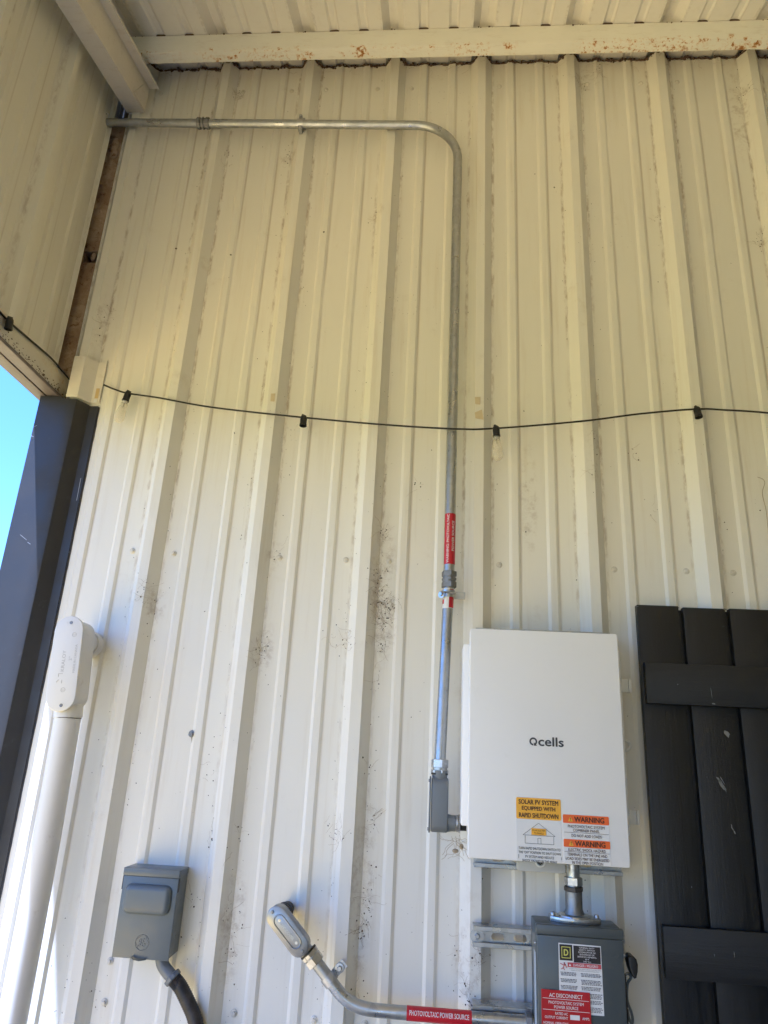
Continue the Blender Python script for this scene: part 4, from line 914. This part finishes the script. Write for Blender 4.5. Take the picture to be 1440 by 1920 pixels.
# liquid tight elbow and black hose
wh = root('flexible_conduit', 'black flexible hose leaving the light grey box by a grey elbow', 'hose', (0.56, -0.055, 0.5))
b = B(); b.tube(smooth_path([(0.500, -0.038, 1.140), (0.502, -0.038, 1.130), (0.509, -0.039, 1.118), (0.522, -0.041, 1.107), (0.534, -0.043, 1.099)], 5), .0140, 20); b.build('elbow', M['graybody'], wh)
hx = Vector((0.78, -0.05, -0.62)).normalized()
b = B(); b.lathe([(.0150, 0), (.0200, .002), (.0205, .004), (.0205, .010), (.0185, .012)], Vector((0.530, -0.043, 1.102)), hx, 12); b.build('compression_nut', M['graybody'], wh, smooth=20)
hp = smooth_path([(0.538, -0.043, 1.096), (0.556, -0.044, 1.081), (0.577, -0.047, 1.056), (0.597, -0.050, 1.028), (0.613, -0.054, 0.992), (0.623, -0.058, 0.947), (0.628, -0.060, 0.900), (0.629, -0.062, 0.80), (0.628, -0.062, 0.5)], 14)
hr = [.0158 + (.0006 if i % 2 else -.0006) for i in range(len(hp))]
B().tube(hp, hr, 20).build('hose', M['hose'], wh, smooth=70)

# ------------------------------------------------------------------ white plastic pipe with pull elbow
pv = root('plastic_conduit', 'thick white plastic pipe with oval access fitting at lower left', 'conduit', (0.2, -0.08, 0.0))
tilt = math.radians(4.2)
Lc = Vector((0.1875, -0.090, 1.7785))
Lm = Matrix.Translation(Lc) @ Matrix.Rotation(-tilt, 4, 'Y')
def stad(w, h, n=12):
    p = []
    for s_, a0 in ((1, 0), (-1, 180)):
        for k in range(n + 1):
            a = math.radians(a0 + 180 * k / n); p.append((w / 2 * math.cos(a), s_ * (h / 2 - w / 2) + w / 2 * math.sin(a)))
    return p
b = B(); b.prism(stad(0.0690, 0.226), -0.038, 0.030, 'y', 0.004, 3, Lm)
b.lathe([(.0330, 0), (.0345, .012), (.0345, .032)], Lm @ Vector((0.002, -.002, -0.098)), Lm.to_3x3() @ Vector((0, 0, -1)), 28)
b.lathe([(.0325, 0), (.0330, .030)], Lm @ Vector((0, .020, 0.062)), (0, 1, 0), 28)
fit = b.build('access_fitting', M['pvc'], pv, smooth=40)
b = B(); b.prism(stad(0.0755, 0.236), -0.0465, -0.0385, 'y', 0.0022, 3, Lm); b.build('cover', M['pvc'], fit, smooth=40)
b = B(); b.lathe([(.0355, 0), (.0365, .002), (.0365, .028), (.0355, .029)], Lm @ Vector((0, .050, 0.062)), (0, 1, 0), 28); b.build('wall_hub', M['pvc'], fit)
for zz, xx in ((.101, .004), (-.103, .004)):
    b = B(); b.lathe([(.0042, 0), (.0038, .0018), (.0010, .0010)], Lm @ Vector((xx, -.0463, zz)), (0, -1, 0), 12); b.build('cover_screw', M['cast'], fit)
b = B()
lf = lambda u, v: Lm @ Vector((v, -.0469, u))
lfm = lambda u, v: Lm @ Vector((-v, -.0469, u))
text(b, 'KRALOY', 0.005, 0.004, .052, .0085, lfm, 0.0); text(b, '2"', 0.010, -0.013, .010, .0075, lfm, 0.0); text(b, 'MADE IN CANADA', 0.010, -0.025, .070, .0058, lfm, 0.0)
b.tube([lfm(-.034, .012), lfm(-.026, .012), lfm(-.026, .002)], .0005, 5); b.tube([lfm(-.047, .016), lfm(-.041, .010)], .0005, 5); b.tube([lfm(-.050, .002), lfm(-.042, .002)], .0005, 5)
for cx_, cz_ in ((.070, -.016), (-.066, -.004)): b.tube([Lm @ Vector((-cz_ + .0052 * math.cos(a), -.0468, cx_ + .0052 * math.sin(a))) for a in [2 * PI * i / 18 for i in range(19)]], .0004, 5, False); text(b, 'C', cx_, cz_, .004, .005, lfm)
b.build('moulded_lettering', M['pvcmark'], fit, smooth=0)
pb = Lm @ Vector((0.002, -.002, -0.125)); 
B().tube([pb, pb + Vector((-.001, .012, -.28)), pb + Vector((-.004, .016, -.7)), pb + Vector((-.006, .018, -1.5))], .0318, 32).build('pipe', M['pvc'], pv)
# hairline crack of dirt round the fitting joint
b = B(); jc = Lm @ Vector((0.002, -.002, -0.1305)); b.tube([jc + Vector((.0322 * math.cos(a), .0322 * math.sin(a), rnd.uniform(-.0006, .0006))) for a in [2 * PI * i / 30 for i in range(31)]], .0007, 5, False); b.build('joint_dirt', M['bug'], pv)

# ------------------------------------------------------------------ shutter of charcoal boards
sh = root('board_shutter', 'charcoal painted board and batten shutter at the right edge', 'shutter', (1.85, -0.05, 0.55))
xb = 1.6205
for i in range(5):
    w_ = 0.1035; x0 = xb + i * 0.1145; zt = 1.995 + (0.0015, -0.001, 0.0, -.002, .001)[i]
    b = B(); b.box(x0, x0 + w_, -0.0540, -0.0345, 0.55, zt, 0.0016, 2); b.build('board', M['board'], sh)
for z0, z1 in ((1.7515, 1.8490), (1.1765, 1.2770), (0.62, 0.72)):
    b = B(); b.box(xb + .005, xb + 5 * .1145 - .016, -0.0735, -0.0545, z0, z1, 0.0014, 2); b.build('batten', M['batten'], sh)
B().box(xb + .004, xb + 5 * .1145 - .014, -0.0343, -0.0338, 0.552, 1.990).build('dark_gap_sheet', M['black'], sh, smooth=0)  # black sheet added so the gaps between the boards read dark
def blob(b, cx, cz, w_, h_, rot, y, n=14):
    P = []
    for k in range(n):
        a = 2 * PI * k / n; r = rnd.uniform(.65, 1.1); x = w_ / 2 * r * math.cos(a); z = h_ / 2 * r * math.sin(a)
        P.append((cx + x * math.cos(rot) - z * math.sin(rot), y, cz + x * math.sin(rot) + z * math.cos(rot)))
    b.poly(P, [tuple(range(n))])
for cx, cz, w_, h_, r_ in ((1.7880, 1.575, .009, .034, .55), (1.7835, 1.585, .006, .018, .8), (1.8120, 1.690, .012, .018, .5), (1.802, 1.482, .003, .012, .5), (1.806, 1.474, .003, .009, .4), (1.801, 1.488, .002, .006, .3), (1.700, 1.355, .002, .004, 0), (1.790, 1.585, .002, .022, .5), (1.794, 1.566, .002, .016, .4)):
    b = B(); blob(b, cx, cz, w_, h_, r_, -0.0546); b.build('paint_chip', M['scuff'], sh, smooth=0)
for cx, cz, w_, h_, r_ in ((1.7775, 1.782, .0012, .03, .05), (1.780, 1.757, .010, .004, 0), (1.700, 1.799, .002, .003, 0), (1.772, 1.232, .0012, .012, 0), (1.730, 1.228, .001, .006, 0)):
    b = B(); blob(b, cx, cz, w_, h_, r_, -0.0741); b.build('paint_chip', M['scuff'], sh, smooth=0)
b = B()
for i in range(26): blob(b, xb + rnd.choice((.1035, .218, .2180, .3325, .0)) + rnd.uniform(-.003, .003), rnd.uniform(1.99, 1.9945), rnd.uniform(.001, .004), rnd.uniform(.001, .003), 0, -0.0546, 8)
tag(b.build('chipped_edges', M['scuff'], sh, smooth=0), 'tiny chips along the board tops', kind='stuff')

# ------------------------------------------------------------------ small things on the wall
ey = root('screw_eye', 'small rusty screw eye standing out of the bare wall between conduit fittings', 'hook', (0.49, 0, 1.62))
ey['label'] = 'small grey screw with a drip stain on the bare lower wall'
b = B(); b.lathe([(.0090, 0), (.0090, .0012), (.0070, .0026)], (0.4905, 0, 1.6275), (0, -1, 0), 16); b.cyl((0.4905, 0, 1.6275), (0.4905, -0.010, 1.6275), .0046, n=8); b.build('screw', M['cast'], ey)
b = B(); b.poly([(0.4885, -0.0008, 1.622), (0.4930, -0.0008, 1.622), (0.4945, -0.0008, 1.612), (0.4930, -0.0008, 1.605), (0.4915, -0.0008, 1.612)], [(0, 1, 2, 3, 4)]); b.build('drip_stain', M['web'], ey, smooth=0)
# dead insects, fly specks and cobweb clumps
def wall_y(x):
    q = (x / S) % 1.0 * S; d_ = min(q, S - q)
    if d_ < HC: return -HR
    if d_ < HB: return -HR * (HB - d_) / (HB - HC)
    for c in (.1016, .2032):
        if abs(q - c) < .0085: return -.0052
    return 0.0
CL = [(0.35, 3.82, 2), (0.34, 3.55, 1), (0.35, 3.5, 1), (0.56, 3.53, 2), (0.88, 3.27, 1), (0.71, 3.21, 0), (0.22, 3.15, 0), (0.41, 3.12, 0), (0.04, 2.92, 1), (0.03, 2.87, 1), (0.03, 2.81, 1), (0.5, 2.48, 0), (0.67, 2.11, 1), (0.96, 2.18, 2), (0.95, 2.06, 3), (0.96, 1.99, 3), (0.99, 1.98, 3), (0.97, 1.93, 3), (0.97, 1.88, 2), (0.88, 1.88, 2), (0.65, 1.85, 2), (0.65, 1.82, 1), (0.95, 1.57, 1), (0.83, 1.9, 1), (0.32, 1.99, 2), (0.35, 1.45, 0), (0.34, 1.94, 1), (0.87, 1.43, 1), (0.89, 1.41, 2), (0.57, 1.39, 1), (0.55, 1.53, 1), (0.98, 1.33, 1), (0.97, 1.26, 2), (0.96, 1.23, 2), (0.95, 1.2, 1), (0.95, 1.11, 1), (1.18, 1.18, 1), (1.23, 1.18, 2), (1.57, 3.84, 2), (1.62, 3.9, 2), (2.1, 3.77, 2), (2.09, 3.17, 2), (1.98, 2.28, 0), (1.69, 2.27, 1), (1.66, 2.44, 1), (1.05, 2.33, 1), (1.35, 2.57, 0), (1.35, 2.2, 0), (1.54, 2.39, 1), (1.54, 2.49, 1), (1.46, 3.39, 0), (1.78, 3.26, 1), (0.66, 1.2, 1), (0.66, 1.15, 1), (0.64, 1.24, 1), (0.53, 1.17, 0), (0.54, 1.25, 1), (0.37, 1.12, 0), (0.96, 1.80, 1), (0.64, 1.40, 1), (0.97, 1.45, 2), (1.20, 1.10, 2)]
fb, wb = B(), B()
def flake(x, z, r):
    y = wall_y(x) - .0012; n = 5; a0 = rnd.random() * 6; st_ = rnd.uniform(.35, 1); ro_ = rnd.random() * PI
    P = []
    for k in range(n):
        a = 2 * PI * k / n; u = r * math.cos(a); v = r * st_ * math.sin(a) * rnd.uniform(.7, 1.2)
        P.append((x + u * math.cos(ro_) - v * math.sin(ro_), y, z + u * math.sin(ro_) + v * math.cos(ro_)))
    P.append((x, y - r * .7, z)); fb.poly(P, [(k, (k + 1) % n, n) for k in range(n)])
def thread(x, z, L):
    pts = []; a = rnd.random() * 2 * PI
    for k in range(7):
        pts.append((x, wall_y(x) - .0012 - rnd.uniform(0, .004), z)); a += rnd.gauss(0, .38); x += L / 7 * math.cos(a); z += L / 7 * math.sin(a)
    wb.tube(pts, rnd.uniform(.00010, .00030), 3, False)
for x, z, k in CL:
    for i in range((1, 4, 10, 18)[k]): flake(x + rnd.gauss(0, .010 * (k > 0)), z + rnd.gauss(0, .018 * (k > 0)), rnd.uniform(.0009, .0026) if k else rnd.uniform(.002, .0042))
    for i in range((0, 3, 12, 26)[k]): thread(x + rnd.gauss(0, .006), z + rnd.gauss(0, .014), rnd.uniform(.012, .05))
for i in range(520):
    k = rnd.choice((0, 1, 1, 2, 2, 2, 3, 3, 3, 4, 5, 6)); x = k * S + rnd.choice((-1, 1)) * rnd.gauss(.045, .012); z = 1.0 + 2.9 * rnd.random() ** 1.5
    if x > 0.09: flake(x, z, rnd.uniform(.0006, .0018))
for i in range(110): flake(rnd.uniform(.1, 2.1), rnd.uniform(1, 3.9), rnd.uniform(.0007, .0020))
tag(fb.build('insect_debris', M['bug'], None, smooth=0, recalc=False), 'dead insects and fly specks stuck all over the ribbed wall', kind='stuff')
wb.tube(smooth_path([(1.985, -.001, 2.378), (1.998, -.001, 2.372), (2.002, -.001, 2.36), (1.992, -.001, 2.33), (1.996, -.001, 2.28), (1.994, -.001, 2.22), (1.99, -.001, 2.18)], 5), .0006, 4, False)
for i in range(60):
    x = rnd.uniform(0.05, 2.1); thread(x, TOP - rnd.uniform(.0, .03), rnd.uniform(.02, .06))
tag(wb.build('cobweb', M['web'], None, smooth=0), 'torn dusty cobwebs clinging to the ribs of the wall', kind='stuff')
# tuft of dry grass under the grey conduit body
b = B()
for i in range(15):
    p = Vector((1.172 + rnd.gauss(0, .006), -0.052 + rnd.uniform(-.02, .02), 1.437 - rnd.random() * .03)); a = -PI / 2 + rnd.gauss(0, .7); pts = []
    for k in range(7):
        pts.append(p.copy()); a += rnd.gauss(0, .55); p += Vector((math.cos(a) * .008, rnd.uniform(-.002, .002), math.sin(a) * .008))
    b.tube(pts, rnd.uniform(.0003, .0007), 4)
b.sphere((1.170, -.05, 1.398), .006, 7, (1.3, .6, .8)); b.sphere((1.184, -.05, 1.408), .005, 7, (1, .6, 1.3))
tag(b.build('dry_grass_tuft', M['straw'], None), 'wisp of dry grass and web under the grey plastic conduit body', 'debris')
